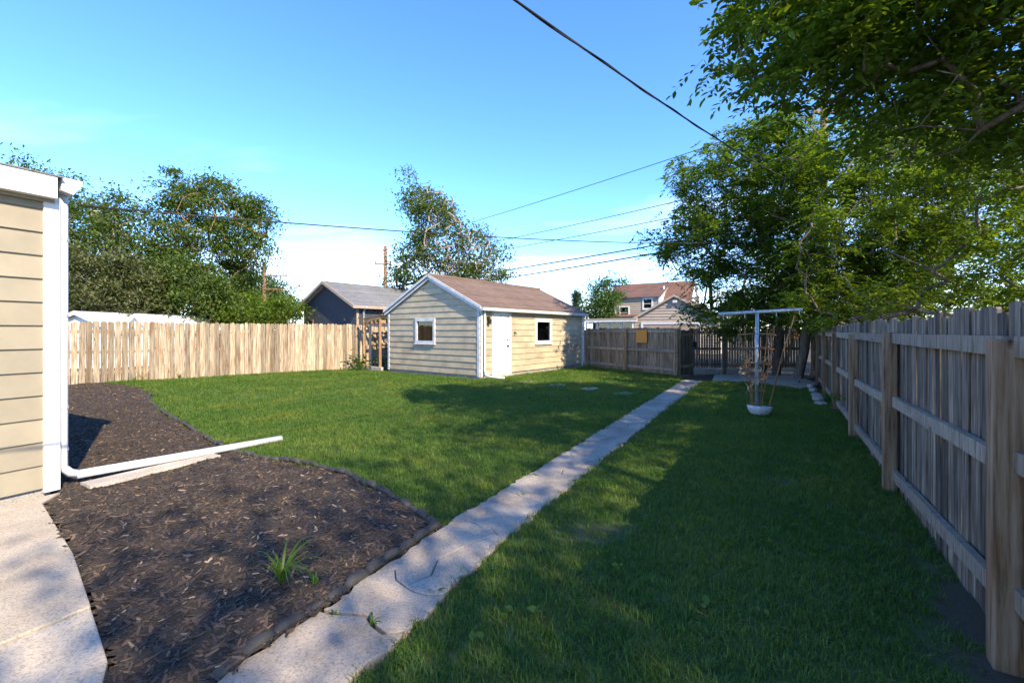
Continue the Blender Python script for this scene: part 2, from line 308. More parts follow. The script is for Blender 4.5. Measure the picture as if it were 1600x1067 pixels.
def ldens(x, y):
    d = np.hypot(x, y); v = np.clip(1000-66*d, 240, 860)
    rel = np.stack([x-fence0.x, y-fence0.y], 1); off = rel@np.array([FN.x, FN.y]); al = rel@np.array([FD.x, FD.y])
    bare = np.clip(1-(off-.02+wob(x, y, 9, .12))/.28, 0, 1)*np.clip(1-(al-.6)/1.2, 0, 1)
    patch = np.clip((wob(x+3, y, 2.3, 1)+wob(x, y+5, 5.1, .8)-.95)*2, 0, .75)*(off < 3.2)*(d < 6)
    return v*(1-bare)*(1-patch)
lawn = struct(sheet('lawn', [lawn_l, lawn_r], .07, M['lawn'], lambda x, y: wob(x, y, 2.1, .012), ldens))
mulch = struct(sheet('mulch_bed', [bed_poly], .06, M['mulch'], lambda x, y: .015+wob(x, y, 3.7, .018)+wob(x, y, 11, .008), lambda x, y: np.clip(2300-150*np.hypot(x, y), 700, 1900)))

def blades(n, rad, h, wd, seed, lean=.5):
    r = np.random.default_rng(seed); V = []; Q = []
    for i in range(n):
        a = r.uniform(0, 6.283); p = np.array([r.normal(0, rad), r.normal(0, rad), -.01]); d = np.array([math.cos(a), math.sin(a), 0]); s_ = np.array([-d[1], d[0], 0])
        H = h*r.uniform(.55, 1.15); L = lean*H*r.uniform(.2, 1.3); W = wd*r.uniform(.7, 1.2); b = len(V)
        for q, (ff, hh) in enumerate(((0, 0), (.3, .6), (1, 1.0-.25*lean))):
            c = p+d*L*ff+np.array([0, 0, H*hh]); ww = W*(1, .8, .12)[q]; V += [c-s_*ww, c+s_*ww]
        Q += [(b, b+1, b+3, b+2), (b+2, b+3, b+5, b+4)]
    return np.array(V), np.array(Q)
def source_collection(name, meshes):
    col = bpy.data.collections.new(name)
    for i, me in enumerate(meshes): col.objects.link(bpy.data.objects.new(me.name, me))
    return col
def scatter(host, col, name, rot_tilt, smin, smax, seed, use_size=False, keep_surface=False):
    """one stuff object: instances of the meshes in col scattered over host's surface"""
    g = bpy.data.node_groups.new(name, 'GeometryNodeTree')
    g.interface.new_socket('Geometry', in_out='INPUT', socket_type='NodeSocketGeometry'); g.interface.new_socket('Geometry', in_out='OUTPUT', socket_type='NodeSocketGeometry')
    N = g.nodes.new; gi = N('NodeGroupInput'); go = N('NodeGroupOutput')
    dp = N('GeometryNodeDistributePointsOnFaces'); dp.distribute_method = 'RANDOM'; dp.inputs['Seed'].default_value = seed
    at = N('GeometryNodeInputNamedAttribute'); at.data_type = 'FLOAT'; at.inputs['Name'].default_value = 'dens'
    ci = N('GeometryNodeCollectionInfo'); ci.inputs['Collection'].default_value = col; ci.inputs['Separate Children'].default_value = True; ci.inputs['Reset Children'].default_value = True
    ip = N('GeometryNodeInstanceOnPoints'); ip.inputs['Pick Instance'].default_value = True
    rr = N('FunctionNodeRandomValue'); rr.data_type = 'FLOAT_VECTOR'; rr.inputs[0].default_value = (-rot_tilt, -rot_tilt, 0); rr.inputs[1].default_value = (rot_tilt, rot_tilt, 6.283)
    rs = N('FunctionNodeRandomValue'); rs.data_type = 'FLOAT'; rs.inputs[2].default_value = smin; rs.inputs[3].default_value = smax; rs.inputs['Seed'].default_value = 5
    L = g.links.new
    L(gi.outputs[0], dp.inputs['Mesh']); L(at.outputs['Attribute'], dp.inputs['Density']); L(dp.outputs['Points'], ip.inputs['Points'])
    L(ci.outputs[0], ip.inputs['Instance']); L(rr.outputs[0], ip.inputs['Rotation'])
    sc = rs.outputs[1]
    if use_size:
        a2 = N('GeometryNodeInputNamedAttribute'); a2.data_type = 'FLOAT'; a2.inputs['Name'].default_value = 'size'
        mu = N('ShaderNodeMath'); mu.operation = 'MULTIPLY'; L(sc, mu.inputs[0]); L(a2.outputs['Attribute'], mu.inputs[1]); sc = mu.outputs[0]
    L(sc, ip.inputs['Scale']); L(ip.outputs[0], go.inputs[0])
    o = link(bpy.data.objects.new(name, host.data)); md = o.modifiers.new('scatter', 'NODES'); md.node_group = g; return o
gcol = source_collection('grass_tufts', [fast_mesh('tuft', *blades(15, .027, .052, .0019, 40+i, .75), M['grass']) for i in range(5)])
gr = scatter(lawn, gcol, 'grass', .18, .7, 1.35, 3, True); struct(gr, 'short mown green grass of the lawn', 'stuff'); gr['category'] = 'grass'
chips = []
for i in range(6):
    r = random.Random(i); b = MB(); L = r.uniform(.012, .042); W = r.uniform(.003, .008); T = r.uniform(.002, .005)
    b.prism([(-L, -W*.5, 0), (-L*.3, -W, 0), (L*.8, -W*.6, 0), (L, W*.3, 0), (L*.2, W, 0), (-L*.9, W*.6, 0)], (0, 0, T)); chips.append(b.mesh('chip', M['chip']))
ch = scatter(mulch, source_collection('mulch_chips', chips), 'mulch_chips', .38, .35, 1.3, 9); struct(ch, 'dark brown shredded bark mulch chips', 'stuff'); ch['category'] = 'mulch'

# path: cracked slabs, each a piece of its own
path = struct(link(bpy.data.objects.new('path', None)))
cracks = [(-4.2, .008, .01), (-2.3, .01, .02), (-1.05, .028, .05), (-.70, .008, .06), (.16, .006, .07), (.85, .007, .06), (1.4, .01, .03), (2.25, .006, .06), (3.3, .01, .02), (4.0, .008, .05), (4.7, .006, .06), (5.7, .01, .03), (6.5, .008, .05), (7.3, .008, .04), (8.4, .01, .03), (9.8, .01, .03), (11.5, .01, .0)]
lines = []
for (u, gap, jag) in cracks:
    vs_ = [0, .08, .16, .25, .33, .42, .5]; lines.append((gap, [(u+random.uniform(-jag, jag)+(.1 if abs(u+.7) < .01 else 0)*(.5-v)*1.2, v) for v in vs_]))
def slab(poly, z1, tilt=0.):
    pts = [UV(u, v, -.06) for u, v in poly]; b = MB(); b.prism(pts, (0, 0, .06+z1)); me = b.mesh('slab', M['path'])
    for vtx in me.vertices:
        if vtx.co.z > -.05: vtx.co.z += tilt*((vtx.co-PATH0).dot(DP)-.25)
    o = put('slab', me, path); bv = o.modifiers.new('bevel', 'BEVEL'); bv.width = .006; bv.segments = 2; bv.limit_method = 'ANGLE'; return o
for i in range(len(lines)-1):
    ga, la = lines[i]; gb, lb = lines[i+1]
    A = [(u+ga/2, v) for u, v in la]; B = [(u-gb/2, v) for u, v in lb]
    ua, ub = A[-1][0], B[-1][0]; ew = lambda: random.uniform(-.022, .022)
    rightside = [(ua+(ub-ua)*k/12, .5+ew()) for k in range(1, 12)]; ub0, ua0 = B[0][0], A[0][0]; leftside = [(ub0+(ua0-ub0)*k/12, ew()) for k in range(1, 12)]
    if i in (3, 6, 9):      # lengthwise crack wandering through the near slab
        mid = [(A[3][0], .25)]+[(A[3][0]+(B[5][0]-A[3][0])*f_, v_+random.uniform(-.02, .02)) for f_, v_ in ((.2, .30), (.4, .24), (.6, .31), (.8, .36))]+[(B[5][0], .42)]
        slab(A[3:]+rightside+[B[6], B[5]]+[(u, v+.004) for u, v in mid[1:-1]][::-1], .014)
        slab(A[:4]+[(u, v-.004) for u, v in mid[1:-1]]+B[5::-1]+leftside, .016)
    else: slab(A+rightside+B[::-1]+leftside, random.uniform(.010, .020), random.uniform(-.02, .02))
patio = struct(link(bpy.data.objects.new('patio', None)))
J0, J1 = Vector((-3.4, .1)), Vector((-2.17, 2.32))
b = MB(); b.prism([(-4.0, 3.97, -.08), (-7.2, -1.7, -.08), (-4.4, -1.7, -.08), (-3.41, .1, -.08), (-2.185, 2.325, -.08), (-2.82, 2.88, -.08), (-3.9, 3.72, -.08)][::-1], (0, 0, .11)); o = b.build('slab', M['patio'], patio)
b = MB(); b.prism([(-2.165, 2.305, -.08), (-3.39, .09, -.08), (-4.38, -1.71, -.08), (-.4, -1.71, -.08), (-.4, -.6, -.08), (-1.0, .9, -.08), (-1.52, 1.62, -.08), (-1.75, 1.94, -.08)][::-1], (0, 0, .108)); o2 = b.build('slab', M['patio'], patio)
for q in (o, o2): bv = q.modifiers.new('bevel', 'BEVEL'); bv.width = .008; bv.segments = 2
b = MB(); pad = [G(1113, 595), G(1165, 597.5), G(1251, 607.6), Vector((8.5, 12.4, 0)), G(1240, 588), G(1117, 586)]
b.prism([(p.x, p.y, -.05) for p in pad], (0, 0, .075)); struct(b.build('concrete_pad', M['patio']))

# bed edging: row of dark rounded segments
ed = thing('garden_edging', 'dark scalloped plastic edging curving round the mulch bed', 'edging', (PATH0.x, PATH0.y, 0))
seg = MB(); seg.tube([(-.078, 0, -.03), (-.07, 0, .028), (-.04, 0, .038), (0, 0, .042), (.04, 0, .038), (.07, 0, .028), (.078, 0, -.03)], [.012, .022, .027, .028, .027, .022, .012], 8); segme = seg.mesh('segment', M['edging'], True)
chain = [UV(u, -.035).to_2d() for u in (-2.6, -.06)]+[p+Vector((-.03, .02)) for p in bed_edge[:12]]
pos = 0.
for a, c in zip(chain, chain[1:]):
    L = (c-a).length; t = (c-a)/L
    while pos < L:
        q = a+t*pos; an = math.atan2(t.y, t.x)+random.uniform(-.08, .08)
        put('segment', segme, ed, Matrix.Translation((q.x, q.y, random.uniform(-.02, -.006))) @ Matrix.Rotation(an, 4, 'Z') @ Matrix.Rotation(random.gauss(0, .07), 4, 'Y') @ Matrix.Diagonal((1, random.uniform(.8, 1.25), random.uniform(.75, 1.15), 1))); pos += .15
    pos -= L

# ------------------------------------------------------------------ building helpers
def siding(parent, O, dr, nr, width, z0, z1, expo, mat, holes=(), gable=None, th=.022, name='siding_board'):
    """lap boards, each its own piece, cut round the openings; gable=(eave_z, ridge_z) clips them to the roof"""
    O, dr, nr = Vector(O), Vector(dr), Vector(nr); z = z0
    def ext(zq):
        if not gable or zq <= gable[0]: return 0, width
        k = min(1, (zq-gable[0])/(gable[1]-gable[0])); return width/2*k, width-width/2*k
    def piece(sa0, sb0, sa1, sb1, za, zb, zlo, zhi):
        if min(sb0-sa0, sb1-sa1) < -.01 or sb0-sa0 < .02: return
        of = lambda q: th*(1-(q-zlo)/(zhi-zlo))+.006
        pt = lambda s_, q, o_: O+dr*s_+nr*o_+Vector((0, 0, q))
        b = MB(); b.v = [pt(sa0, za, -.02), pt(sb0, za, -.02), pt(sb0, za, of(za)), pt(sa0, za, of(za)), pt(sa1, zb, -.02), pt(sb1, zb, -.02), pt(sb1, zb, of(zb)), pt(sa1, zb, of(zb))]
        b.f = [(0,1,2,3), (7,6,5,4), (0,4,5,1), (1,5,6,2), (2,6,7,3), (3,7,4,0)]; b.build(name, mat, parent)
    while z < z1-.02:
        zt = min(z+expo, z1); a0, b0 = ext(z); a1, b1 = ext(zt)
        hs = sorted(h for h in holes if h[2] < zt-.001 and h[3] > z+.001)
        if not hs: piece(a0, b0, a1, b1, z, zt, z, zt)
        else:
            cur0, cur1 = a0, a1
            for (s0, s1, za, zb) in hs:
                piece(cur0, s0, cur1, s0, z, zt, z, zt)
                if za > z: piece(s0, s1, s0, s1, z, za, z, zt)
                if zb < zt: piece(s0, s1, s0, s1, zb, zt, z, zt)
                cur0 = cur1 = s1
            piece(cur0, b0, cur1, b1, z, zt, z, zt)
        z = zt
def board(parent, name, mat, O, dr, nr, s0, s1, z0, z1, o0, o1):
    O, dr, nr = Vector(O), Vector(dr), Vector(nr); return MB().box(O+dr*s0+nr*o0+Vector((0, 0, z0)), dr*(s1-s0), nr*(o1-o0), (0, 0, z1-z0)).build(name, mat, parent)
def window(parent, O, dr, nr, s0, s1, z0, z1, tw=.10, mat=None, mullion=False, depth=.05):
    """frame with four trim boards, sill and a recessed pane"""
    mat = mat or M['white']; O, dr, nr = Vector(O), Vector(dr), Vector(nr)
    b = MB(); bb = lambda a, c, za, zb, o0, o1: b.box(O+dr*a+nr*o0+Vector((0, 0, za)), dr*(c-a), nr*(o1-o0), (0, 0, zb-za))
    bb(s0-tw, s0, z0, z1, -.06, depth); bb(s1, s1+tw, z0, z1, -.06, depth); bb(s0-tw, s1+tw, z1, z1+tw, -.06, depth+.003); bb(s0-tw, s1+tw, z0-tw, z0, -.06, depth+.003)
    wf = b.build('window', mat, parent)
    board(wf, 'sill', mat, O, dr, nr, s0-tw-.02, s1+tw+.02, z0-tw-.03, z0-tw, -.02, depth+.035)
    board(wf, 'pane', M['glass'], O, dr, nr, s0, s1, z0, z1, .0, .006)
    if mullion: board(wf, 'glazing_bar', mat, O, dr, nr, s0, s1, (z0+z1)/2-.025, (z0+z1)/2+.025, -.01, .03)
    return wf
def roof_plane(parent, mat, e0, along, up, length, slope, course=.145, thick=.012, name='shingle_course', deck=True):
    """overlapping courses of shingles from eave point e0; along = ridge direction, up = unit vector up the slope"""
    along, up = Vector(along), Vector(up); nrm = along.cross(up).normalized()
    if nrm.z < 0: nrm = -nrm
    e0 = Vector(e0); n = max(1, round(slope/course)); c = slope/n
    if deck: MB().box(e0-nrm*.05, along*length, up*slope, nrm*.045).build('roof_deck', M['greytrim'], parent)
    x = Matrix.Identity(4); b = MB(); b.v = [Vector(p) for p in ((0, -.004, 0), (length, -.004, 0), (length, c+.03, 0), (0, c+.03, 0), (0, -.004, thick), (length, -.004, thick), (length, c+.03, .002), (0, c+.03, .002))]
    b.f = [(0,3,2,1), (4,5,6,7), (0,1,5,4), (1,2,6,5), (2,3,7,6), (3,0,4,7)]; me = b.mesh(name, mat)
    for i in range(n): put(name, me, parent, basis(e0+up*(c*i)+nrm*(.002*(i % 2)), along, nrm.cross(along) if nrm.cross(along).dot(up) > 0 else -nrm.cross(along), nrm))
def pipe_rect(parent, name, mat, pts, wx=.05, wy=.035):
    b = MB(); pts = [Vector(p) for p in pts]
    b.tube(pts, [wx*.72]*len(pts), 4 if False else 8); return b.build(name, mat, parent, True)

# ------------------------------------------------------------------ house at the left
HC = Vector((-4.15, 4.06, 0)); hd = Vector((.4617, .887, 0)); hn = Vector((.887, -.4617, 0))      # corner, wall direction, wall normal
house = thing('house', 'beige lap sided house corner with white trim, fascia and downspout', 'house', HC)
siding(house, HC-hd*6, hd, hn, 5.925, .06, 2.62, .2065, M['beige'], th=.02)
board(house, 'corner_trim', M['white'], HC, hd, hn, -.078, .0, .02, 2.66, -.02, .04)
board(house, 'corner_trim', M['white'], HC, -hn, hd, -.04, .09, .02, 2.66, .0, .03)
board(house, 'wall', M['beige'], HC, -hn, hd, .09, 6, .05, 2.66, -.1, -.005)
board(house, 'foundation', M['block'], HC-hd*6, hd, hn, 0, 5.98, -.05, .058, -.2, -.012)
board(house, 'frieze', M['beige'], HC-hd*6, hd, hn, 0, 5.99, 2.60, 2.70, -.02, .05)
board(house, 'fascia', M['white'], HC-hd*6, hd, hn, -.2, 5.98, 2.63, 2.82, .05, .14)
board(house, 'roof', M['greyroof'], HC-hd*6, hd, hn, -.22, 6.02, 2.822, 2.834, -6, .15)
b = MB(); b.prism([HC+hd*.02+hn*.1+Vector((0, 0, 2.72)), HC+hd*.10+hn*.1+Vector((0, 0, 2.70)), HC+hd*.16+hn*.1+Vector((0, 0, 2.80)), HC+hd*.165+hn*.1+Vector((0, 0, 2.84)), HC+hd*.02+hn*.1+Vector((0, 0, 2.84))], -hn*6); b.build('gutter', M['white'], house)
ds = HC+hd*.07-hn*.045
g = pipe_rect(house, 'downspout', M['whitepipe'], [ds+Vector((0, 0, 2.72)), ds+Vector((0, 0, .34)), ds+Vector((0, 0, .2)), ds+hd*.05+Vector((0, 0, .13)), ds+hd*.12+Vector((0, 0, .10))], .054)
pipe_rect(house, 'downspout_extension', M['whitepipe'], [ds+hd*.10+Vector((0, 0, .10)), Vector((-3.02, 5.86, .05))], .058)
for z in (.36, .75, 1.6, 2.3): MB().tube([ds+Vector((0, 0, z-.012)), ds+Vector((0, 0, z+.012))], .043, 8).build('strap', M['whitepipe'], g)
b = MB(); b.box(ds+hd*.1+hn*.08+Vector((0, 0, -.02)), hd*1.15, hn*.2, (0, 0, .06)); tag(b.build('splash_block', M['stone']), 'long pale concrete splash block half buried in mulch beneath the white drain pipe', 'splash block')

# ------------------------------------------------------------------ garage
GC = Vector((-.98, 13.7, 0)); gr_ = Vector((.613, .790, 0)); gl_ = Vector((-.790, .613, 0)); GW, GL = 4.5, 6.4
gar = thing('garage', 'khaki lap sided garage with white door and brown shingle roof', 'garage', GC)
ev, rz_ = 2.2, 3.28
nD = Vector((.790, -.613, 0)); nG = Vector((-.613, -.790, 0))
dh = (.60, 1.41, .06, 2.10); wh = (3.02, 3.88, 1.12, 1.80); gh = (2.07, 2.87, 1.14, 1.80)
siding(gar, GC, gr_, nD, GL, .10, ev, .2, M['khaki'], (dh, wh)); siding(gar, GC, gl_, nG, GW, .10, rz_, .2, M['khaki'], (gh,), (ev, rz_))
siding(gar, GC+gl_*GW, gr_, -nD, GL, .10, ev, .2, M['khaki']); siding(gar, GC+gr_*GL, gl_, -nG, GW, .10, rz_, .2, M['khaki'], (), (ev, rz_))
board(gar, 'foundation', M['block'], GC, gr_, nD, .0, GL, -.05, .098, -.16, -.022); board(gar, 'foundation', M['block'], GC, gl_, nG, .0, GW, -.05, .098, -.16, -.022)
for (O, dr, nr, s) in ((GC, gr_, nD, 0), (GC, gl_, nG, 0), (GC+gr_*GL, gl_, -nG, 0), (GC, gr_, nD, GL-.10), (GC, gl_, nG, GW-.09)):
    board(gar, 'corner_trim', M['greytrim'], O, dr, nr, s-.0, s+.09, .06, ev, .0, .034)
window(gar, GC, gr_, nD, wh[0], wh[1], wh[2], wh[3], .11); window(gar, GC, gl_, nG, gh[0], gh[1], gh[2], gh[3], .10, M['greytrim'])
board(gar, 'orange_block', M['orange'], GC, gr_, -nD, 3.1, 3.62, .4, 1.52, .35, .7); board(gar, 'shelf', M['tanwood'], GC, gr_, -nD, 3.66, 3.74, .4, 1.66, .25, .33)  # orange block set inside, showing through the window
for (a, c, z0, z1) in ((dh[0]-.07, dh[0], .05, 2.17), (dh[1], dh[1]+.11, .05, 2.17), (dh[0], dh[1], 2.10, 2.17)): board(gar, 'door_frame', M['greytrim'], GC, gr_, nD, a, c, z0, z1, -.06, .037)
dr_ = board(gar, 'door', M['door'], GC, gr_, nD, dh[0]+.005, dh[1]-.005, .075, 2.095, -.035, .004)
board(gar, 'threshold', M['stone'], GC, gr_, nD, dh[0]-.07, dh[1]+.11, -.02, .06, -.06, .10)
for (z0, z1) in ((.20, .82), (1.02, 1.60), (1.70, 1.98)):
    for (a, c) in ((dh[0]+.10, dh[0]+.37), (dh[0]+.44, dh[1]-.10)):
        b = MB(); q = lambda s_, z_, o_: GC+gr_*s_+nD*o_+Vector((0, 0, z_)); i_ = .035
        b.v = [q(a, z0, .004), q(c, z0, .004), q(c, z1, .004), q(a, z1, .004), q(a+i_, z0+i_, .016), q(c-i_, z0+i_, .016), q(c-i_, z1-i_, .016), q(a+i_, z1-i_, .016)]
        b.f = [(4,5,6,7), (0,1,5,4), (1,2,6,5), (2,3,7,6), (3,0,4,7)]; b.build('door_panel', M['door'], dr_)
kp = lambda s_, z_, o_: GC+gr_*s_+nD*o_+Vector((0, 0, z_))
MB().tube([kp(1.335, .98, .0), kp(1.335, .98, .03), kp(1.335, .98, .045), kp(1.335, .98, .075)], [.028, .02, .032, .02], 10).build('door_knob', M['brass'], dr_, True)
MB().tube([kp(1.335, 1.17, .0), kp(1.335, 1.17, .025)], .027, 10).build('deadbolt', M['brass'], dr_)
b = MB(); b.cbox(kp(.34, 1.86, .05), gr_*.045, nD*.03, (0, 0, .06)); b.lathe(kp(.34, 1.70, .10), [(.02, .16), (.06, .12), (.055, 0), (.03, -.02)], 10); b.build('wall_lamp', M['lamp'], gar)
b = MB(); b.tube([kp(1.68, 1.42, .02), kp(1.68, 1.42, .09), kp(1.70, 1.36, .10)], .022, 8); b.build('hose_hook', M['lamp'], gar)
sl_ = math.hypot(GW/2, rz_-ev); upR = (gl_*(GW/2)+Vector((0, 0, rz_-ev)))/sl_; upL = (-gl_*(GW/2)+Vector((0, 0, rz_-ev)))/sl_
RO = .16; ov = .12
roof_plane(gar, M['brownroof'], GC-gr_*ov+Vector((0, 0, ev+.07))-upR*RO, gr_, upR, GL+2*ov, sl_+RO)
roof_plane(gar, M['brownroof'], GC+gl_*GW-gr_*ov+Vector((0, 0, ev+.07))-upL*RO, gr_, upL, GL+2*ov, sl_+RO)
top = GC+gl_*(GW/2)+Vector((0, 0, rz_+.085)); MB().tube([top-gr_*(ov+.01), top+gr_*(GL+ov+.01)], .045, 6).build('ridge_cap', M['brownroof'], gar)
for (st, up) in ((GC, upR), (GC+gl_*GW, upL)):
    for (off, zt, hgt) in ((ov+.02, .035, .09), (ov-.03, -.07, .09)):
        b = MB(); o_ = st-gr_*(off)+Vector((0, 0, ev+zt-.03))-up*RO; b.box(o_, up*(sl_+RO-.02), gr_*.03, (0, 0, hgt)); b.build('rake_board', M['greytrim'], gar)
b = MB(); e = GC-gr_*ov-upR*RO+Vector((0, 0, ev-.05)); b.prism([e+nD*.0, e+nD*.09+Vector((0, 0, .01)), e+nD*.11+Vector((0, 0, .10)), e+Vector((0, 0, .10))], gr_*(GL+2*ov)); b.build('gutter', M['greytrim'], gar)
for (s_, dirv) in ((.13, gr_*.15+nD*.45), (GL-.02, gr_*.25+nD*.75)):
    p0 = GC+gr_*s_+nD*.085
    pipe_rect(gar, 'downspout', M['whitepipe'], [p0+nD*.06+Vector((0, 0, ev-.02)), p0+Vector((0, 0, ev-.16)), p0+Vector((0, 0, .25)), p0+nD*.04+Vector((0, 0, .12)), p0+dirv*.4+Vector((0, 0, .07)), p0+dirv*1.35+Vector((0, 0, .045))], .05)

# ------------------------------------------------------------------ fences
def picket_mesh(wd, h, th, mat, ear=.03):
    b = MB(); hw = wd/2; pr = [(-hw, 0, 0), (hw, 0, 0), (hw, 0, h-ear), (hw-ear, 0, h), (-hw+ear, 0, h), (-hw, 0, h-ear)]
    b.prism([Vector(p)+Vector((0, -th/2, 0)) for p in pr], (0, th, 0)); return b.mesh('picket', mat)
def run_pickets(parent, A, Bp, me, pitch, nrm, jit=.015, tilt=.006, hs=(.985, 1.012), z=0, thj=.004, widths=(1,)):
    A, Bp = Vector(A), Vector(Bp); L = (Bp-A).length; t = (Bp-A)/L; n = int(L/pitch); an = math.atan2(t.y, t.x)
    pos = 0.
    while pos < L+pitch*.5:
        wf = random.choice(widths); p = A+t*(pos+pitch*(wf-1)/2)+Vector(nrm)*random.uniform(-thj, thj)
        m = Matrix.Translation((p.x, p.y, z)) @ Matrix.Rotation(an+random.uniform(-.02, .02), 4, 'Z') @ Matrix.Rotation(random.gauss(0, tilt), 4, 'Y') @ Matrix.Diagonal((wf*random.uniform(.965, 1.0), 1, random.uniform(*hs), 1))
        put('picket', me, parent, m); pos += pitch*wf
def post(parent, p, wd, h, an, mat=None, z0=-.2):
    b = MB(); q = wd/2; b.box((-q, -q, z0), (wd, 0, 0), (0, wd, 0), (0, 0, h-z0)); me = b.mesh('post', mat or M['postwood'])
    o = put('post', me, parent, Matrix.Translation((p[0], p[1], 0)) @ Matrix.Rotation(an, 4, 'Z')); bv = o.modifiers.new('bevel', 'BEVEL'); bv.width = .006; bv.segments = 1; return o
def rail(parent, a, c, hgt=.089, th=.038, mat=None):
    a, c = Vector(a), Vector(c); L = (c-a).length; x = (c-a)/L; y = Vector((-x.y, x.x, 0)).normalized(); z = x.cross(y)
    b = MB(); n = 6                                       # slightly bowed lengthwise; local z runs along the rail so the grain does too
    for i in range(n+1):
        t = i/n; w_ = math.sin(t*math.pi)*random.uniform(-.006, .006)
        b.v += [Vector((sx*th/2, sy*hgt/2+w_, t*L)) for sx, sy in ((-1, -1), (1, -1), (1, 1), (-1, 1))]
        if i: k = 4*(i-1); b.f += [(k+j, k+(j+1) % 4, k+4+(j+1) % 4, k+4+j) for j in range(4)]
    b.f += [(3, 2, 1, 0), (4*n, 4*n+1, 4*n+2, 4*n+3)]
    return put('rail', b.mesh('rail', mat or M['railwood']), parent, basis(a, y, z, x))
# boundary fence on the right: posts and rails on the lawn side, boards behind
fr = thing('wood_fence', 'weathered grey board fence with brown posts and rails along shaded lawn', 'fence', fence0)
pic = picket_mesh(.142, 1.64, .018, M['greywood'], .012); SP = 2.473; an_f = math.atan2(FD.y, FD.x)
run_pickets(fr, fence0-FD*.9-FN*.145, fence0+FD*15.6-FN*.145, pic, .1435, FN, z=-.07, thj=.009, widths=(1, 1, 1, .97, .8, .68), hs=(.975, 1.015))
for i in range(7):
    p = fence0+FD*(SP*i)+FD*.05-FN*.075; post(fr, p, .098, 1.43+random.uniform(-.015, .015), an_f+random.uniform(-.04, .04))
    a = p+FD*.05-FN*.028
    if i < 6:
        for z, dz in ((1.385, .01), (.86 if i == 0 else .80, -.04), (.27 if i == 0 else .17, -.10 if i == 0 else -.02)): rail(fr, a+Vector((0, 0, z+random.uniform(-.01, .01))), a+FD*(SP-.1)+Vector((0, 0, z+dz+random.uniform(-.01, .01))))
for z in (1.385, .9, .32): rail(fr, fence0-FD*.9-FN*.105+Vector((0, 0, z)), fence0-FN*.105+Vector((0, 0, z)))
# sunny picket fence at the far left
LA = Vector((-12.07, 12.14, 0)); LB = Vector((-5.75, 17.62, 0)); ld = (LB-LA).normalized(); ln = Vector((ld.y, -ld.x, 0))
fl = thing('wood_fence', 'sunlit tan cedar fence with round topped pickets behind mulch and lawn', 'fence', LA)
pl = picket_mesh(.137, 1.73, .018, M['tanwood'], .035)
run_pickets(fl, LA-ld*3.6, LA+ld*1.9, pl, .15, ln, tilt=.004); run_pickets(fl, LA+ld*1.942, LB, pl, .1415, ln, tilt=.004, thj=.009, widths=(1, 1, 1, .9, .72))
for i in range(5):
    p = LA+ld*(-2.6+2.44*i)-ln*.085; post(fl, p, .09, 1.6, math.atan2(ld.y, ld.x))
    if i < 4:
        for z in (.3, .88, 1.45): rail(fl, p+ln*.05+Vector((0, 0, z)), p+ln*.05+ld*2.44+Vector((0, 0, z)))
fl2 = thing('wood_fence', 'orange brown back fence behind the pergola beside the garage', 'fence', LB+Vector((.1, .9, 0)))
run_pickets(fl2, LB+Vector((.05, .75, 0)), LB+ld*4.2+Vector((.05, .75, 0)), picket_mesh(.139, 1.66, .018, M['tanwood'], .03), .142, ln)
for z in (.35, .95, 1.45): rail(fl2, LB+Vector((.05, .70, z))+ln*.04, LB+ld*4.2+Vector((.05, .70, z))+ln*.04)
# brown fence between garage and gate
BA, BC_ = Vector((3.06, 18.55, 0)), Vector((5.42, 14.7, 0)); bd = (BC_-BA).normalized(); bn = Vector((bd.y, -bd.x, 0)); bn = bn if bn.y < 0 else -bn
fb = thing('wood_fence', 'brown stained board fence with an orange panel beside the garage', 'fence', BA)
run_pickets(fb, BA-bn*.06, BC_-bn*.06, picket_mesh(.140, 1.58, .018, M['brownwood'], .02), .1415, bn)
Lb = (BC_-BA).length
for i in range(3): post(fb, BA+bd*(Lb*i/2)+bn*.0, .10, 1.52, math.atan2(bd.y, bd.x))
for i in range(2):
    for z in (.18, .80, 1.46): rail(fb, BA+bd*(Lb*i/2+.05)+bn*(-.03)+Vector((0, 0, z)), BA+bd*(Lb*(i+1)/2-.05)+bn*(-.03)+Vector((0, 0, z)))
rt = Vector((6.12, 15.3, 0)); rd = (rt-BC_).normalized(); rn = Vector((rd.y, -rd.x, 0))
run_pickets(fb, BC_+rd*.14, rt-rd*.08, picket_mesh(.13, 1.5, .018, M['darkwood'], .015), .135, rn); 
for z in (.3, 1.35): rail(fb, BC_+rd*.05+rn*.03+Vector((0, 0, z)), rt+rn*.03+Vector((0, 0, z)), mat=M['brownwood'])
op = BA+bd*(Lb*.5+.50)+bn*.0; b = MB(); b.box(op+bn*.005+Vector((0, 0, 1.05)), bd*.50, bn*.02, (0, 0, .46)); tag(b.build('orange_panel', M['orange']), 'square orange panel hung on the brown fence', 'panel')
# slatted gate and its fence
ga, gb = Vector((6.16, 15.38, 0)), Vector((9.95, 15.4, 0)); gx = Vector((1, 0, 0))
gt = thing('gate', 'dark slatted wooden gate hung beside the brown fence', 'gate', ga)
sme = picket_mesh(.062, 1.36, .016, M['darkwood'], .008)
run_pickets(gt, ga+gx*.1, ga+gx*.98, sme, .087, (0, -1, 0), z=.2); post(gt, ga, .11, 1.56, 0, M['darkwood'])
for z in (.32, .86, 1.42): rail(gt, ga+Vector((.06, .03, z)), ga+Vector((1.03, .03, z)), mat=M['darkwood'])
b = MB(); b.cbox(ga+Vector((.09, -.05, 1.0)), (.05, 0, 0), (0, .02, 0), (0, 0, .10)); b.build('latch', M['lamp'], gt)
gf = thing('slat_fence', 'dark open slatted fence behind the clothesline post and tree trunks', 'fence', ga+gx*1.12)
for i, s_ in enumerate((1.12, 2.5, 3.79)): post(gf, ga+gx*s_, .11, 1.55, 0, M['darkwood'])
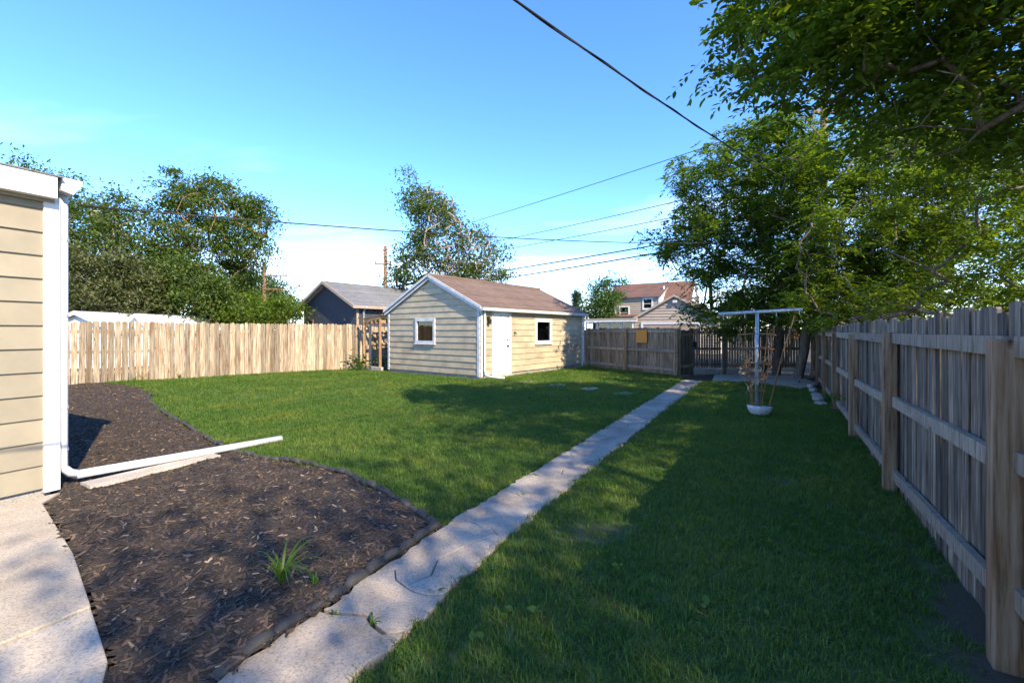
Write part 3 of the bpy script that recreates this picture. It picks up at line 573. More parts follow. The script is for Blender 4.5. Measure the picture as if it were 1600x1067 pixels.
run_pickets(gf, ga+gx*1.22, ga+gx*3.75, picket_mesh(.066, 1.36, .016, M['brownwood'], .008), .092, (0, -1, 0), z=.2)
for z in (.3, .86, 1.42): rail(gf, ga+Vector((1.17, .03, z)), ga+Vector((3.74, .03, z)), mat=M['darkwood'])
for i, x in enumerate((.30, .74, 1.36, 1.80)):
    b = MB(); b.box(ga+Vector((x-.2, -.03, -.02)), (.40, 0, 0), (0, .16, 0), (0, 0, .20)); o = b.build('cinder_block', M['block']); bv = o.modifiers.new('bevel', 'BEVEL'); bv.width = .008
    tag(o, 'grey cinder block '+('under the gate beside the brown fence', 'under the latch-free end of the slatted gate', 'under the slatted fence next to the gate', 'under the slatted fence nearest the tree trunks')[i], 'block', 'cinder blocks under the gate')
# leaning board and stones at the far end of the boundary fence
b = MB(); lb = fence0+FD*12.0+FN*.35; b.box(lb, FD*.16, FN*.03, Vector((.22, .10, 1.55))); tag(b.build('leaning_board', M['darkwood']), 'dark weathered board leaning against the grey fence near the trees', 'board')
for i in range(7):
    p = fence0+FD*(8.1+i*.52)+FN*(.10+random.uniform(0, .06)); b = MB(); s_ = random.uniform(.8, 1.1)
    b.prism([p+FD*(.2*s_*math.cos(t))+FN*(.11*s_*math.sin(t)*random.uniform(.85, 1.15))+Vector((0, 0, -.03)) for t in np.linspace(0, 6.283, 9)[:-1]], (0, 0, random.uniform(.07, .12)))
    o = b.build('edge_stone', M['stone']); bv = o.modifiers.new('bevel', 'BEVEL'); bv.width = .03; bv.segments = 2; tag(o, 'rough pale stone at the grey fence foot, '+('first','second','third','fourth','fifth','sixth','seventh')[6-i]+' from the concrete pad', 'stone', 'stones along the fence foot')
for si, (px, py, s_) in enumerate(((823, 596.5, 1), (872, 602, 1.1), (922, 607.5, 1.05), (974, 615.5, 1.1))):
    p = G(px, py); b = MB(); b.prism([p+gr_*(.27*s_*math.cos(t)*random.uniform(.9, 1.1))+nD*(.2*s_*math.sin(t))+Vector((0, 0, -.03)) for t in np.linspace(0, 6.283, 11)[:-1]], (0, 0, .048))
    o = b.build('stepping_stone', M['stone']); bv = o.modifiers.new('bevel', 'BEVEL'); bv.width = .012; tag(o, 'pale flat stepping stone in the lawn, '+('nearest the garage door', 'second from the garage door', 'third from the garage door', 'nearest the concrete path')[si], 'stepping stone', 'stepping stones by the garage')

# ------------------------------------------------------------------ clothesline post with wire trellis and bowl
cp = Vector((4.25, 7.78, 0)); cl = thing('clothesline_post', 'galvanised T shaped clothesline post standing in the shaded lawn', 'post', cp)
MB().tube([cp+Vector((0, 0, -.1)), cp+Vector((.0, 0, 1.0)), cp+Vector((.01, 0, 1.77))], .029, 12).build('pole', M['galv'], cl, True)
MB().tube([cp+Vector((-.60, .12, 1.755)), cp+Vector((.72, -.10, 1.83))], .031, 12).build('crossbar', M['galv'], cl, True)
for s_ in (-.55, -.2, .3, .66): MB().tube([cp+Vector((s_, -.02-.165*s_, 1.77+.057*s_)), cp+Vector((s_, -.02-.165*s_, 1.70+.057*s_)), cp+Vector((s_+.02, -.02-.165*s_, 1.685+.057*s_))], .006, 5).build('line_hook', M['galv'], cl)
tr = thing('wire_trellis', 'rusty wire plant cage wrapped round the clothesline post', 'trellis', cp)
zr = [(.20, .09), (.42, .13), (.64, .17), (.90, .22), (1.16, .26), (1.40, .30)]
for (z, r_) in zr: MB().tube([cp+Vector((r_*math.cos(t), r_*math.sin(t), z+.015*math.sin(2*t))) for t in np.linspace(0, 6.283, 19)], .0075, 5, False).build('ring', M['rust'], tr)
for a in (.5, 2.1, 3.6, 5.2): MB().tube([cp+Vector((r_*math.cos(a), r_*math.sin(a), z)) for z, r_ in [(.02, .06)]+zr+[(1.55, .31)]], .008, 5).build('upright_wire', M['rust'], tr)
for k in range(7):
    r = random.Random(k+3); a0 = r.uniform(0, 6.28); z0 = r.uniform(.1, .7); pts = []
    for i in range(16): z = z0+i*.055; a = a0+.35*math.sin(i*.9+k)+.1*i*(1 if k % 2 else -1); rr_ = .10+.17*z/1.3+.03*math.sin(i*1.7); pts.append(cp+Vector((rr_*math.cos(a), rr_*math.sin(a), z+.02*math.sin(i*2.1))))
    MB().tube(pts, .005, 5).build('dry_vine', M['rust'] if k % 2 else M['deadtwig'], tr)
tag(MB().tube([cp+Vector((.58, -.12, 1.72)), cp+Vector((.42, -.06, 1.1)), cp+Vector((.22, 0, .15))], .013, 7).build('rusty_rod', M['rust']), 'rusty rod leaning from the clothesline crossbar into the wire cage', 'rod')
b = MB(); b.lathe((0, 0, 0), [(.02, .0), (.09, .005), (.15, .045), (.185, .11), (.20, .165), (.185, .168), (.165, .11), (.12, .06), (.02, .05)], 24); bo = b.build('planter_bowl', M['bowl'], None, True); bo.location = cp+Vector((.01, -.06, .0)); bo.rotation_euler = (R(-4), R(5), 0)
tag(bo, 'weathered white bowl planter at the foot of the clothesline post', 'planter')

# ------------------------------------------------------------------ pergola between fence and garage
pg0 = Vector((-5.62, 17.0, 0)); pg = thing('pergola', 'small wooden pergola with vines between tan fence and garage', 'pergola', pg0)
pq = [pg0, pg0+gr_*1.5, pg0-gl_*1.0, pg0-gl_*1.0+gr_*1.5]
for p in pq: post(pg, p, .09, 1.9, .6)
for (a, c) in ((0, 2), (1, 3), (0, 1), (2, 3)): rail(pg, pq[a]+Vector((0, 0, 1.82)), pq[c]+Vector((0, 0, 1.82 if a != 0 or c != 2 else 1.95)), .12, .04, M['postwood'])
for i in range(8): a = pg0+gr_*(.2*i)+Vector((0, 0, 1.90)); rail(pg, a+gl_*.15, a-gl_*1.15+Vector((0, 0, .16)), .03, .07, M['postwood'])
rail(pg, pg0+Vector((0, 0, 1.5)), pg0-gl_*.35+Vector((0, 0, 1.85)), .06, .035, M['postwood'])
b = MB(); p = pg0-gl_*.5-gr_*.12; pb = thing('planter_edge', 'low brick edged planter under the pergola by the garage', 'planter', p)
for i in range(8):
    for j in range(2): bb = MB(); bb.box(p+gr_*(.02)-gl_*(-.45+i*.145)+Vector((0, 0, j*.085)), -gl_*.13, gr_*.1, (0, 0, .075)); bb.build('brick', M['stone'], pb)

# ------------------------------------------------------------------ neighbouring buildings
def gable_building(name, label, corner, along, across, L, W, ev, rz, wallmat, roofmat, over=.3, course=.16, vertical=False, expo=.2, trim=None, holes_g=(), holes_s=()):
    """corner = near corner; across = along the gable wall; along = ridge direction"""
    corner, along, across = Vector(corner), Vector(along), Vector(across); t = thing(name, label, 'building', corner)
    nS = -across; nG_ = -along
    if vertical:
        def wallpoly(O, dr, nr, width, gab):
            n = int(width/.2)
            for i in range(n):
                s0, s1 = i*width/n, (i+1)*width/n-.012; zt = lambda s_: ev+(rz-ev)*(1-abs(s_-width/2)/(width/2)) if gab else ev
                b = MB(); pts = [O+dr*s0, O+dr*s1, O+dr*s1+Vector((0, 0, zt(s1))), O+dr*s0+Vector((0, 0, zt(s0)))]; b.prism([p_-nr*.03 for p_ in pts], nr*(.045)); b.build('siding_board', wallmat, t)
            b = MB(); pts = [O, O+dr*width, O+dr*width+Vector((0, 0, ev))]+([O+dr*width/2+Vector((0, 0, rz))] if gab else [])+[O+Vector((0, 0, ev))]; b.prism([p_-nr*.06 for p_ in pts], nr*.05); b.build('wall', wallmat, t)
        wallpoly(corner, across, nG_, W, True); wallpoly(corner, along, nS, L, False)
    else:
        siding(t, corner, across, nG_, W, 0, rz, expo, wallmat, holes_g, (ev, rz), .03); siding(t, corner, along, nS, L, 0, ev, expo, wallmat, holes_s, None, .03)
    siding(t, corner+across*W, along, across, L, 0, ev, .4, wallmat); siding(t, corner+along*L, across, along, W, 0, rz, .4, wallmat, (), (ev, rz))
    sl = math.hypot(W/2, rz-ev); uA = (across*(W/2)+Vector((0, 0, rz-ev)))/sl; uB = (-across*(W/2)+Vector((0, 0, rz-ev)))/sl
    for (o_, u_) in ((corner, uA), (corner+across*W, uB)):
        e = o_-along*over-u_*over+Vector((0, 0, ev+.06)); roof_plane(t, roofmat, e, along, u_, L+2*over, sl+over, course)
        MB().box(e-along*.03-Vector((0, 0, .13)), u_*(sl+over), along*.04, (0, 0, .15)).build('rake_board', trim or M['greytrim'], t)
        MB().box(e-u_*.03-Vector((0, 0, .12)), along*(L+2*over), u_*.04, (0, 0, .13)).build('fascia', trim or M['greytrim'], t)
    return t
nb = gable_building('outbuilding', 'dark blue outbuilding with grey shingle roof beyond the tan fence', Vector((-7.64, 22, 0)), gr_, gl_, 7.5, 5.1, 2.8, 4.0, M['navy'], M['greyroof'], .35, vertical=True, trim=M['taupe'])
window(nb, Vector((-7.64, 22, 0)), gl_, nG, 4.1, 4.55, 1.45, 2.05, .07, M['polewood'])
p = Vector((-7.64, 22, 0))+nD*.09+gr_*.35; pipe_rect(nb, 'downspout', M['greytrim'], [p+nD*.25+Vector((0, 0, 2.68)), p+Vector((0, 0, 2.45)), p+Vector((0, 0, .1))], .07)
board(nb, 'corner_trim', M['taupe'], Vector((-7.64, 22, 0)), gr_, nD, -.02, .10, 0, 2.8, .02, .05)
LP = Vector((.8556, -.5176, 0)); LN = Vector((-.5176, -.8556, 0))                          # across the lot, and facing the camera
ng = gable_building('garage', 'beige lap sided gable garage beyond the brown fence', Vector((13.2, 28.6, 0)), -LN, -LP, 7, 5.4, 2.35, 3.85, M['mauve'], M['redroof'], .2, expo=.19, trim=M['mauve'])
c0 = Vector((13.2, 28.6, 0))-LP*5.4
board(ng, 'garage_door', M['taupe'], c0, LP, LN, .6, 4.2, .0, 1.95, .03, .06)
for (a, c, z0, z1) in ((.48, .6, 0, 1.95), (4.2, 4.32, 0, 1.95), (.48, 4.32, 1.95, 2.08)): board(ng, 'door_trim', M['white'], c0, LP, LN, a, c, z0, z1, .03, .09)
MB().cbox(c0+LP*2.75+LN*.12+Vector((0, 0, 3.45)), LP*.14, LN*.08, (0, 0, .08)).build('flood_lamp', M['white'], ng)
A0 = Vector((10.7, 46, 0)); hs = thing('house', 'two storey taupe house with red brown roof and dormer beyond the alley', 'house', A0+LN*3.6)
fr0 = A0+LN*3.5; siding(hs, fr0, LP, LN, 7.5, 0, 2.9, .24, M['taupe'], (), None, .03)
for (O_, sgn) in ((A0-LN*3.5, 0), (A0-LN*3.5+LP*7.5, 1)): siding(hs, O_, LN, LP if sgn else -LP, 7.0, 0, 6.1, .3, M['white'] if sgn else M['taupe'], (), (2.9, 6.2), .03)
sl2 = math.hypot(3.6, 3.35); uF = (-LN*3.6+Vector((0, 0, 3.35)))/sl2; uBk = (LN*3.6+Vector((0, 0, 3.35)))/sl2
roof_plane(hs, M['redroof'], A0+LN*3.6-LP*.15+Vector((0, 0, 2.85)), LP, uF, 7.8, sl2, .2); roof_plane(hs, M['redroof'], A0-LN*3.6-LP*.15+Vector((0, 0, 2.85)), LP, uBk, 7.8, sl2, .4)
for (st, u_) in ((A0+LN*3.6, uF), (A0-LN*3.6, uBk)): MB().box(st+LP*7.62+Vector((0, 0, 2.72)), u_*sl2, LP*.05, (0, 0, .18)).build('rake_board', M['white'], hs)
dm = A0+LN*3.35+LP*.95; wh2 = ((.55, 1.3, 2.72, 3.72), (2.75, 3.45, 3.6, 4.4))
siding(hs, dm, LP, LN, 4.15, 2.0, 4.62, .2, M['mauve'], wh2, None, .03, 'dormer_board')
for (s_, z0, z1) in ((0, 2, 4.62), (4.05, 2, 4.62)): board(hs, 'corner_trim', M['white'], dm, LP, LN, s_, s_+.12, z0, z1, .0, .06)
for s_ in (0, 4.15):
    b = MB(); pts = [dm+LP*s_+Vector((0, 0, 2.9)), dm+LP*s_+Vector((0, 0, 4.6)), dm+LP*s_-LN*2.7+Vector((0, 0, 5.6))]; b.prism([q_-LP*.04 for q_ in pts], LP*.06); b.build('dormer_side', M['mauve'] if s_ == 0 else M['white'], hs)
ud = (-LN*2.8+Vector((0, 0, 1.0))).normalized(); roof_plane(hs, M['redroof'], dm+LN*.25-LP*.15+Vector((0, 0, 4.62)), LP, ud, 4.5, 3.0, .22)
for h_ in wh2: window(hs, dm, LP, LN, *h_, .13, M['white'], True, .07)
for h_ in wh2: board(hs, 'pane_backing', M['navy'], dm, LP, LN, h_[0]-.1, h_[1]+.1, h_[2]-.1, h_[3]+.1, -.3, -.25)  # dark boards set behind the dormer panes
rp = A0+LN*1.2+LP*5.0+Vector((0, 0, 5.0)); MB().tube([rp, rp+Vector((0, 0, .75))], .09, 8).build('vent_pipe', M['white'], hs); MB().cbox(rp-LP*1.3+Vector((0, 0, .2)), LP*.22, LN*.2, (0, 0, .16)).build('roof_vent', M['white'], hs)
sr0 = Vector((5.45, 33.2, 0)); sr = thing('sunroom', 'low sunroom with white framed windows beyond the brown fence', 'building', sr0)
siding(sr, sr0, LP, LN, 3.6, 0, 1.35, .2, M['taupe']); board(sr, 'roof', M['mauve'], sr0, LP, LN, -.3, 3.9, 2.28, 2.38, -3, .35); board(sr, 'fascia', M['white'], sr0, LP, LN, -.3, 3.9, 2.14, 2.285, .25, .33)
for i in range(4): window(sr, sr0, LP, LN, .12+i*.88, .84+i*.88, 1.45, 2.06, .07, M['white'], False, .06)
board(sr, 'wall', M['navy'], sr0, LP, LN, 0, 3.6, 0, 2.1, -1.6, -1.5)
for (px0, px1, py, Y, lab) in ((76, 172, 489, 17.6, 'white roofed shed showing over the tan fence beside the house'), (196, 238, 493, 19, 'smaller pale roofed shed half hidden by bushes over the tan fence')):
    x0, x1 = (px0-CX)/F*Y, (px1-CX)/F*Y; zt = CAMH+(HZ-py)/F*Y
    t = gable_building('shed', lab, Vector((x0, Y, 0)), Vector((0, 1, 0)), Vector((1, 0, 0)), 4, x1-x0, zt-.55, zt, M['white'], M['paleroof'], .2, .3, trim=M['white'])

# ------------------------------------------------------------------ utility poles and wires
def upole(label, x, Y, top_py, r, arms, az=0.):
    X = (x-CX)/F*Y; zt = CAMH+(HZ-top_py)/F*Y; t = thing('utility_pole', label, 'utility pole', (X, Y, 0))
    MB().tube([(X, Y, -.3), (X, Y, zt*.5), (X, Y, zt)], [r*1.25, r*1.1, r*.85], 10).build('pole', M['polewood'], t, True)
    for (pyc, l0, l1) in arms:
        z = CAMH+(HZ-pyc)/F*Y; d = Vector((math.cos(az), math.sin(az), 0)); q = Vector((X, Y-r*1.2, z))
        a = MB().box(q-d*l0-Vector((0, 0, .06)), d*(l0+l1), (0, .1, 0), (0, 0, .12)).build('crossarm', M['polewood'], t)
        for k in ([-l0+.1] if l0 > .3 else [])+([l1-.1] if l1 > .3 else []): MB().lathe(q+d*k+Vector((0, .05, .06)), [(.03, 0), (.06, .05), (.05, .12), (.07, .15), (.03, .22)], 8).build('insulator', M['lamp'], a)
        if l1 > 1: MB().tube([q+d*l1*.6, q-Vector((0, 0, l1*.5))], .025, 5).build('brace', M['polewood'], a)
    return Vector((X, Y, zt))
pA = upole('brown utility pole with crossarm behind the dark blue outbuilding', 602, 40, 385, .16, [(413, .9, .6)])
pL = upole('thin utility pole with two arms among the trees beyond the tan fence', 413, 40, 410, .15, [(431, .1, 2.1), (452, .1, 1.8)])
pB = upole('tall brown utility pole rising through the light green tree', 1287, 18, 153, .135, [(178, .5, .5)])
def wire(name, label, pts3, sag, r, group=None, n=28, twist=0):
    a, c = Vector(pts3[0]), Vector(pts3[1]); pts = []
    for i in range(n+1): t = i/n; pts.append(a.lerp(c, t)-Vector((0, 0, 4*sag*t*(1-t))))
    if twist:
        b = MB(); m_ = 160; fine = [a.lerp(c, i/m_)-Vector((0, 0, 4*sag*(i/m_)*(1-i/m_))) for i in range(m_+1)]
        b.tube(fine, r, 6); b.tube([p_+Vector((r*1.3*math.cos(i*twist), r*.6*math.sin(i*twist), r*1.3*math.sin(i*twist))) for i, p_ in enumerate(fine)], r*.75, 5); o = b.build(name, M['cable'], None, True)
    else: o = MB().tube(pts, r, 5).build(name, M['cable'], None, True)
    return tag(o, label, 'wire', group)
wire('service_cable', 'thick twisted black cable sagging across the open sky into the trees', (Vector((-2.5, 0, 3.27)), Vector((12.45, 17.9, 7.1))), .42, .0095, twist=.55)
wire('house_cable', 'black cable running from the beige house eave towards the trees', (HC+hd*.16+Vector((.0, 0, 2.63)), Vector((12.4, 17.95, 5.35))), .36, .008)
zB = lambda py: Vector((12.4, 17.9, CAMH+(HZ-py)/F*18)); zA = lambda py: Vector((pA.x, 39.9, CAMH+(HZ-py)/F*40))
for (ya, yb, r_, wd_) in ((386, 170, .018, 'highest'), (410, 262, .018, 'middle'), (419, 293, .018, 'lowest')): wire('overhead_line', wd_+' thin overhead line between the brown pole and the tall pole in the tree', (zA(ya), zB(yb)), .25, r_, 'thin overhead lines')
for (ya, yb, wd_) in ((449, 337, 'upper'), (461, 350, 'lower')): wire('overhead_cable', wd_+' of the two thicker dark cables above the brown garage roof', (zA(ya), zB(yb)), .2, .034, 'lower overhead cables')
for (ya, yb, wd_) in ((411, 432, 'highest'), (414, 438, 'middle'), (420, 452, 'lowest')): wire('overhead_line', wd_+' thin line between the two far poles above the dark blue outbuilding', (Vector((pA.x-.8, 39.9, CAMH+(HZ-ya)/F*40)), Vector((pL.x+1.4, 39.9, CAMH+(HZ-yb)/F*40))), .2, .013, 'lines between the far poles')

# ------------------------------------------------------------------ trees
def leaf_cloud(name, centers, size, mat, seed, spread, droop=.35, wr=.42, aspect=1., dirs=None, stems=None):
    """many small folded leaves; centers (N,3) one per leaf"""
    r = np.random.default_rng(seed); n = len(centers); s = size*r.uniform(.6, 1.25, n)
    a = r.uniform(0, 2*np.pi, n); el = r.normal(-droop, .5, n)
    d = np.stack([np.cos(a)*np.cos(el), np.sin(a)*np.cos(el), np.sin(el)], 1)
    if dirs is not None: d = dirs
    up = np.stack([r.normal(0, .45, n), r.normal(0, .45, n), np.ones(n)], 1); sd = np.cross(d, up); sd /= np.linalg.norm(sd, axis=1, keepdims=True)+1e-9; nn = np.cross(sd, d)
    s1 = s[:, None]; W = wr*s1*aspect; c = centers
    V = np.stack([c-d*s1*.5, c-d*s1*.12+sd*W*.5+nn*s1*.07, c+d*s1*.22+sd*W*.42+nn*s1*.05, c+d*s1*.5-nn*s1*.06, c+d*s1*.22-sd*W*.42+nn*s1*.05, c-d*s1*.12-sd*W*.5+nn*s1*.07], 1).reshape(-1, 3)
    k = np.arange(n)[:, None]*6; Q = np.concatenate([k+np.array([[0, 1, 2, 3]]), k+np.array([[0, 3, 4, 5]])], 1).reshape(-1, 4)
    if stems is not None:                      # one thin stem strip for each sprig
        a0, a1 = stems; m = len(a0); dd = a1-a0; sd = np.cross(dd, [0, 0, 1.]); sd /= np.linalg.norm(sd, axis=1, keepdims=True)+1e-9; sd *= size*.03
        V2 = np.stack([a0-sd, a0+sd, a1+sd*.5, a1-sd*.5], 1).reshape(-1, 3); Q = np.concatenate([Q, len(V)+np.arange(m*4).reshape(-1, 4)]); V = np.concatenate([V, V2])
    return fast_mesh(name, V, Q, mat)
def sprigs(tips, cnt, spread, size, seed, k=9):
    """leaves set alternately along short drooping stems"""
    r = np.random.default_rng(seed); ns = np.maximum(1, np.round(cnt/k)).astype(int); c = np.repeat(tips, ns, 0); m = len(c)
    o = c+r.normal(0, 1, (m, 3))*spread*[.75, .75, .5]; out_ = o-c; a = np.arctan2(out_[:, 1], out_[:, 0])+r.normal(0, .7, m); el = r.normal(-.2, .4, m)
    d = np.stack([np.cos(a)*np.cos(el), np.sin(a)*np.cos(el), np.sin(el)], 1); L = size*r.uniform(2.0, 3.8, m)[:, None]
    o = o-d*L*.5; sd = np.cross(d, [0, 0, 1.]); sd /= np.linalg.norm(sd, axis=1, keepdims=True)+1e-9; P_ = []; D_ = []
    for j in range(k):
        f = (j+.5)/k; s_ = 0 if j == k-1 else (1 if j % 2 else -1); dr = d*(.55 if s_ else 1)+sd*s_*.85+r.normal(0, .22, (m, 3))+[0, 0, -.15]; dr /= np.linalg.norm(dr, axis=1, keepdims=True)
        P_.append(o+d*L*f-np.array([0, 0, 1.])*L*.18*f*f+dr*size*.5); D_.append(dr)
    return np.concatenate(P_), np.concatenate(D_), (o-d*spread*.3, o+d*L-np.array([0, 0, 1.])*L*.16)
def skeleton(trunk, tips, seed, r0, rmin=.006):
    """branches grown from a trunk polyline to every tip (nearest-node attachment), thickness from how much hangs on it"""
    r = np.random.default_rng(seed); nodes = [np.array(p, float) for p in trunk]; par = [-1]+list(range(len(trunk)-1)); top = nodes[-1]
    root = np.array(trunk[min(1, len(trunk)-1)], float)
    for t in sorted(tips, key=lambda q: np.linalg.norm(q-root)):
        N = np.array(nodes); dd = np.linalg.norm(N-t, axis=1)+.55*np.maximum(0, N[:, 2]-t[2]); dd[0] += 99; j = int(np.argmin(dd)); a = nodes[j]; L = np.linalg.norm(t-a); m = max(1, int(L/.55)); prev = j
        for i in range(1, m+1):
            f = i/m; p = a+(t-a)*f+(r.normal(0, .035*L, 3)*(1-f) if i < m else 0)+np.array([0, 0, .12*L*f*(1-f)]); nodes.append(p); par.append(prev); prev = len(nodes)-1
    n = len(nodes); cnt = np.ones(n)
    for i in range(n-1, 0, -1): cnt[par[i]] += cnt[i]
    rad = np.maximum(rmin, r0*(cnt/cnt[0])**.52); b = MB()
    V = []; Fq = []; k = 6
    for i in range(1, n):
        p, q = nodes[par[i]], nodes[i]; d = q-p; L = np.linalg.norm(d)
        if L < 1e-4: continue
        d = d/L; a = np.cross(d, [0, 0, 1.]) if abs(d[2]) < .95 else np.cross(d, [1., 0, 0]); a /= np.linalg.norm(a); c = np.cross(d, a); base = len(V)
        ra = min(rad[par[i]], rad[i]*1.6); p = p-d*ra*.3
        for (pt, rr) in ((p, ra), (q, rad[i])):
            for j in range(k): t = 2*math.pi*j/k; V.append(pt+a*rr*math.cos(t)+c*rr*math.sin(t))
        Fq += [(base+j, base+(j+1) % k, base+k+(j+1) % k, base+k+j) for j in range(k)]
    return np.array(V), np.array(Fq)
def outline_points(poly, Y0, n, thick, seed, edge_bias=.35):
    """points in a rounded volume whose front outline is the traced polygon, at distance Y0 and real size"""
    r = np.random.default_rng(seed); pl = np.array(poly, float); pts = []
    A, B = pl, np.roll(pl, -1, 0)
    while len(pts) < n:
        q = np.stack([r.uniform(pl[:, 0].min(), pl[:, 0].max(), 4000), r.uniform(pl[:, 1].min(), pl[:, 1].max(), 4000)], 1); q = q[inside([tuple(x) for x in pl], q[:, 0], q[:, 1])]
        ab = B-A; t = np.clip(((q[:, None]-A)*ab).sum(2)/((ab**2).sum(1)+1e-9), 0, 1); dist = np.linalg.norm(q[:, None]-(A+t[..., None]*ab), axis=2).min(1)/F*Y0
        hw = np.sqrt(np.maximum(dist, .02)*thick); dep = hw*np.sign(r.uniform(-1, 1, len(q)))*r.uniform(0, 1, len(q))**edge_bias
        for (u, v), dd in zip(q, dep): pts.append(((u-CX)/F*Y0, Y0+dd, CAMH+(HZ-v)/F*Y0))
    return np.array(pts[:n])
def make_tree(name, label, base, tips, leaf, mat, seed, r0, per, spread, bark='bark', group=None, trunk_top=None, hole=.0, dead=None, cat='tree', gappy=.75, sprig=False):
    base = np.array(base, float); t = thing(name, label, cat, Vector(base), group); r = np.random.default_rng(seed+50)
    cen = tips.mean(0); tt = np.array(trunk_top if trunk_top is not None else (cen*.55+base*.45)*[1, 1, 0]+[0, 0, base[2]+(cen[2]-base[2])*.75], float)
    tk = [base+(tt-base)*f+np.array([math.sin(f*5+seed)*.08, math.cos(f*4+seed)*.08, 0])*min(1, 3*f) for f in (0, .12, .3, .5, .75, 1)]
    tk[0] = tk[0]-np.array([0, 0, .1])
    V, Q = skeleton(tk, tips, seed, r0); me = fast_mesh('trunk', V, Q, M[bark]); me.polygons.foreach_set('use_smooth', [True]*len(me.polygons)); put('trunk', me, t)
    kk = 2*np.pi/(6.5*spread); ph = r.uniform(0, 6.28, 6); x, y, z = tips.T
    nv = np.sin(kk*x+ph[0]+1.4*np.sin(.6*kk*z+ph[3]))*np.sin(kk*z+ph[1]+1.3*np.sin(.7*kk*x+ph[4]))+.7*np.sin(1.1*kk*y+ph[2]+np.sin(.8*kk*z+ph[5]))
    tips = tips+r.normal(0, spread*.75, tips.shape)
    dens = r.uniform(.45, 1.55, len(tips))*np.clip(.85+gappy*nv, .0, 2.2); cnt = np.maximum(1, (per*dens).astype(int)); sp = spread*r.uniform(.7, 1.3, len(tips)); cs = np.repeat(tips, cnt, 0); ss = np.repeat(sp, cnt)[:, None]
    cs = cs+r.normal(0, 1, cs.shape)*ss*[1, 1, .62]
    if sprig:
        pc, pd, st = sprigs(tips, cnt, spread, leaf, seed); put('crown', leaf_cloud('crown', pc, leaf, M[mat], seed, spread, dirs=pd, stems=st), t)
    else: put('crown', leaf_cloud('crown', cs, leaf, M[mat], seed, spread), t)
    if dead is not None:
        V, Q = skeleton(tk, dead, seed+9, r0*.4, .042); put('dead_branches', fast_mesh('dead_branches', V, Q, M['deadtwig']), t)
    return t
def O(poly, Y, n, th, seed): return outline_points(poly, Y, n, th, seed)
# far trees beyond the tan fence
make_tree('tree', 'broad green tree rising behind the beige house corner', P(150, 518, 26)*1-Vector((0, 0, 1.45)), O([(20, 500), (20, 300), (45, 255), (62, 268), (100, 295), (130, 290), (150, 312), (176, 306), (204, 318), (216, 338), (238, 356), (252, 400), (250, 500)], 26, 480, 5, 1), .21, 'leaf_far', 1, .22, 105, .42, gappy=.5,
          dead=O([(140, 330), (195, 325), (200, 390), (150, 400)], 25, 60, .5, 61))
make_tree('tree', 'tall open crowned tree with orange brown trunk beyond the tan fence', P(300, 518, 29)-Vector((0, 0, 1.45)), O([(240, 385), (268, 352), (277, 345), (272, 305), (290, 278), (300, 284), (318, 288), (345, 280), (372, 300), (396, 318), (413, 336), (415, 360), (398, 378), (426, 396), (410, 415), (382, 428), (375, 470), (300, 480), (250, 450)], 29, 360, 4, 2), .21, 'leaf_far', 2, .3, 110, .40, 'orangebark', trunk_top=P(315, 360, 29))
make_tree('tree', 'round topped dense green tree beside the thin pole', P(425, 518, 44)-Vector((0, 0, 1.45)), O([(370, 500), (375, 440), (400, 430), (430, 436), (450, 455), (462, 480), (464, 505)], 44, 200, 6, 3), .28, 'leaf_dark', 3, .25, 90, .5)
for i, (pl_, Y_, lab) in enumerate(([[(100, 508), (100, 420), (150, 395), (200, 400), (240, 425), (262, 470), (262, 508)], 21, 'bushy olive green shrub above the white roofed shed'],
        [[(235, 508), (240, 440), (280, 405), (330, 425), (350, 465), (352, 508)], 23, 'leafy shrub in front of the tall orange trunked tree'], [[(330, 508), (335, 485), (365, 476), (410, 480), (450, 478), (475, 490), (478, 508)], 24, 'low bright bush along the far side of the tan fence'])):
    xm = sum(p_[0] for p_ in pl_)/len(pl_); make_tree('shrub', lab, P(xm, 518, Y_)-Vector((0, 0, 1.45)), O(pl_, Y_, (260, 200, 120)[i], 4, 20+i), .18, ('leaf_olive', 'leaf_far', 'leaf_light')[i], 20+i, .1, 95, .34, cat='shrub', dead=O([(120, 450), (230, 440), (230, 490), (130, 490)], 20.5, 50, .5, 66) if i == 0 else None)
tcp = [(608, 455), (612, 420), (625, 398), (645, 375), (640, 345), (633, 322), (626, 290), (640, 288), (655, 275), (665, 300), (678, 318), (697, 312), (706, 342), (735, 346), (760, 360), (775, 382), (786, 402), (791, 432), (785, 455), (700, 465)]
make_tree('tree', 'half dead tree with bare grey twigs rising behind the khaki garage', P(690, 518, 28)-Vector((0, 0, 1.45)), O(tcp, 28, 330, 4, 4), .19, 'leaf_far', 4, .2, 80, .34, gappy=.4, dead=np.concatenate([O([(660, 330), (700, 315), (730, 350), (770, 380), (770, 440), (650, 440), (655, 380)], 26.9, 300, 2.5, 62), O([(660, 290), (705, 300), (720, 350), (670, 350)], 27.5, 70, 1.5, 63)]))
make_tree('tree', 'small leafy tree beside the red brown roofed house', P(945, 518, 40)-Vector((0, 0, 1.45)), O([(915, 500), (918, 470), (935, 445), (955, 434), (966, 440), (962, 465), (955, 500)], 40, 130, 4, 5), .24, 'leaf_dark', 5, .15, 80, .4)
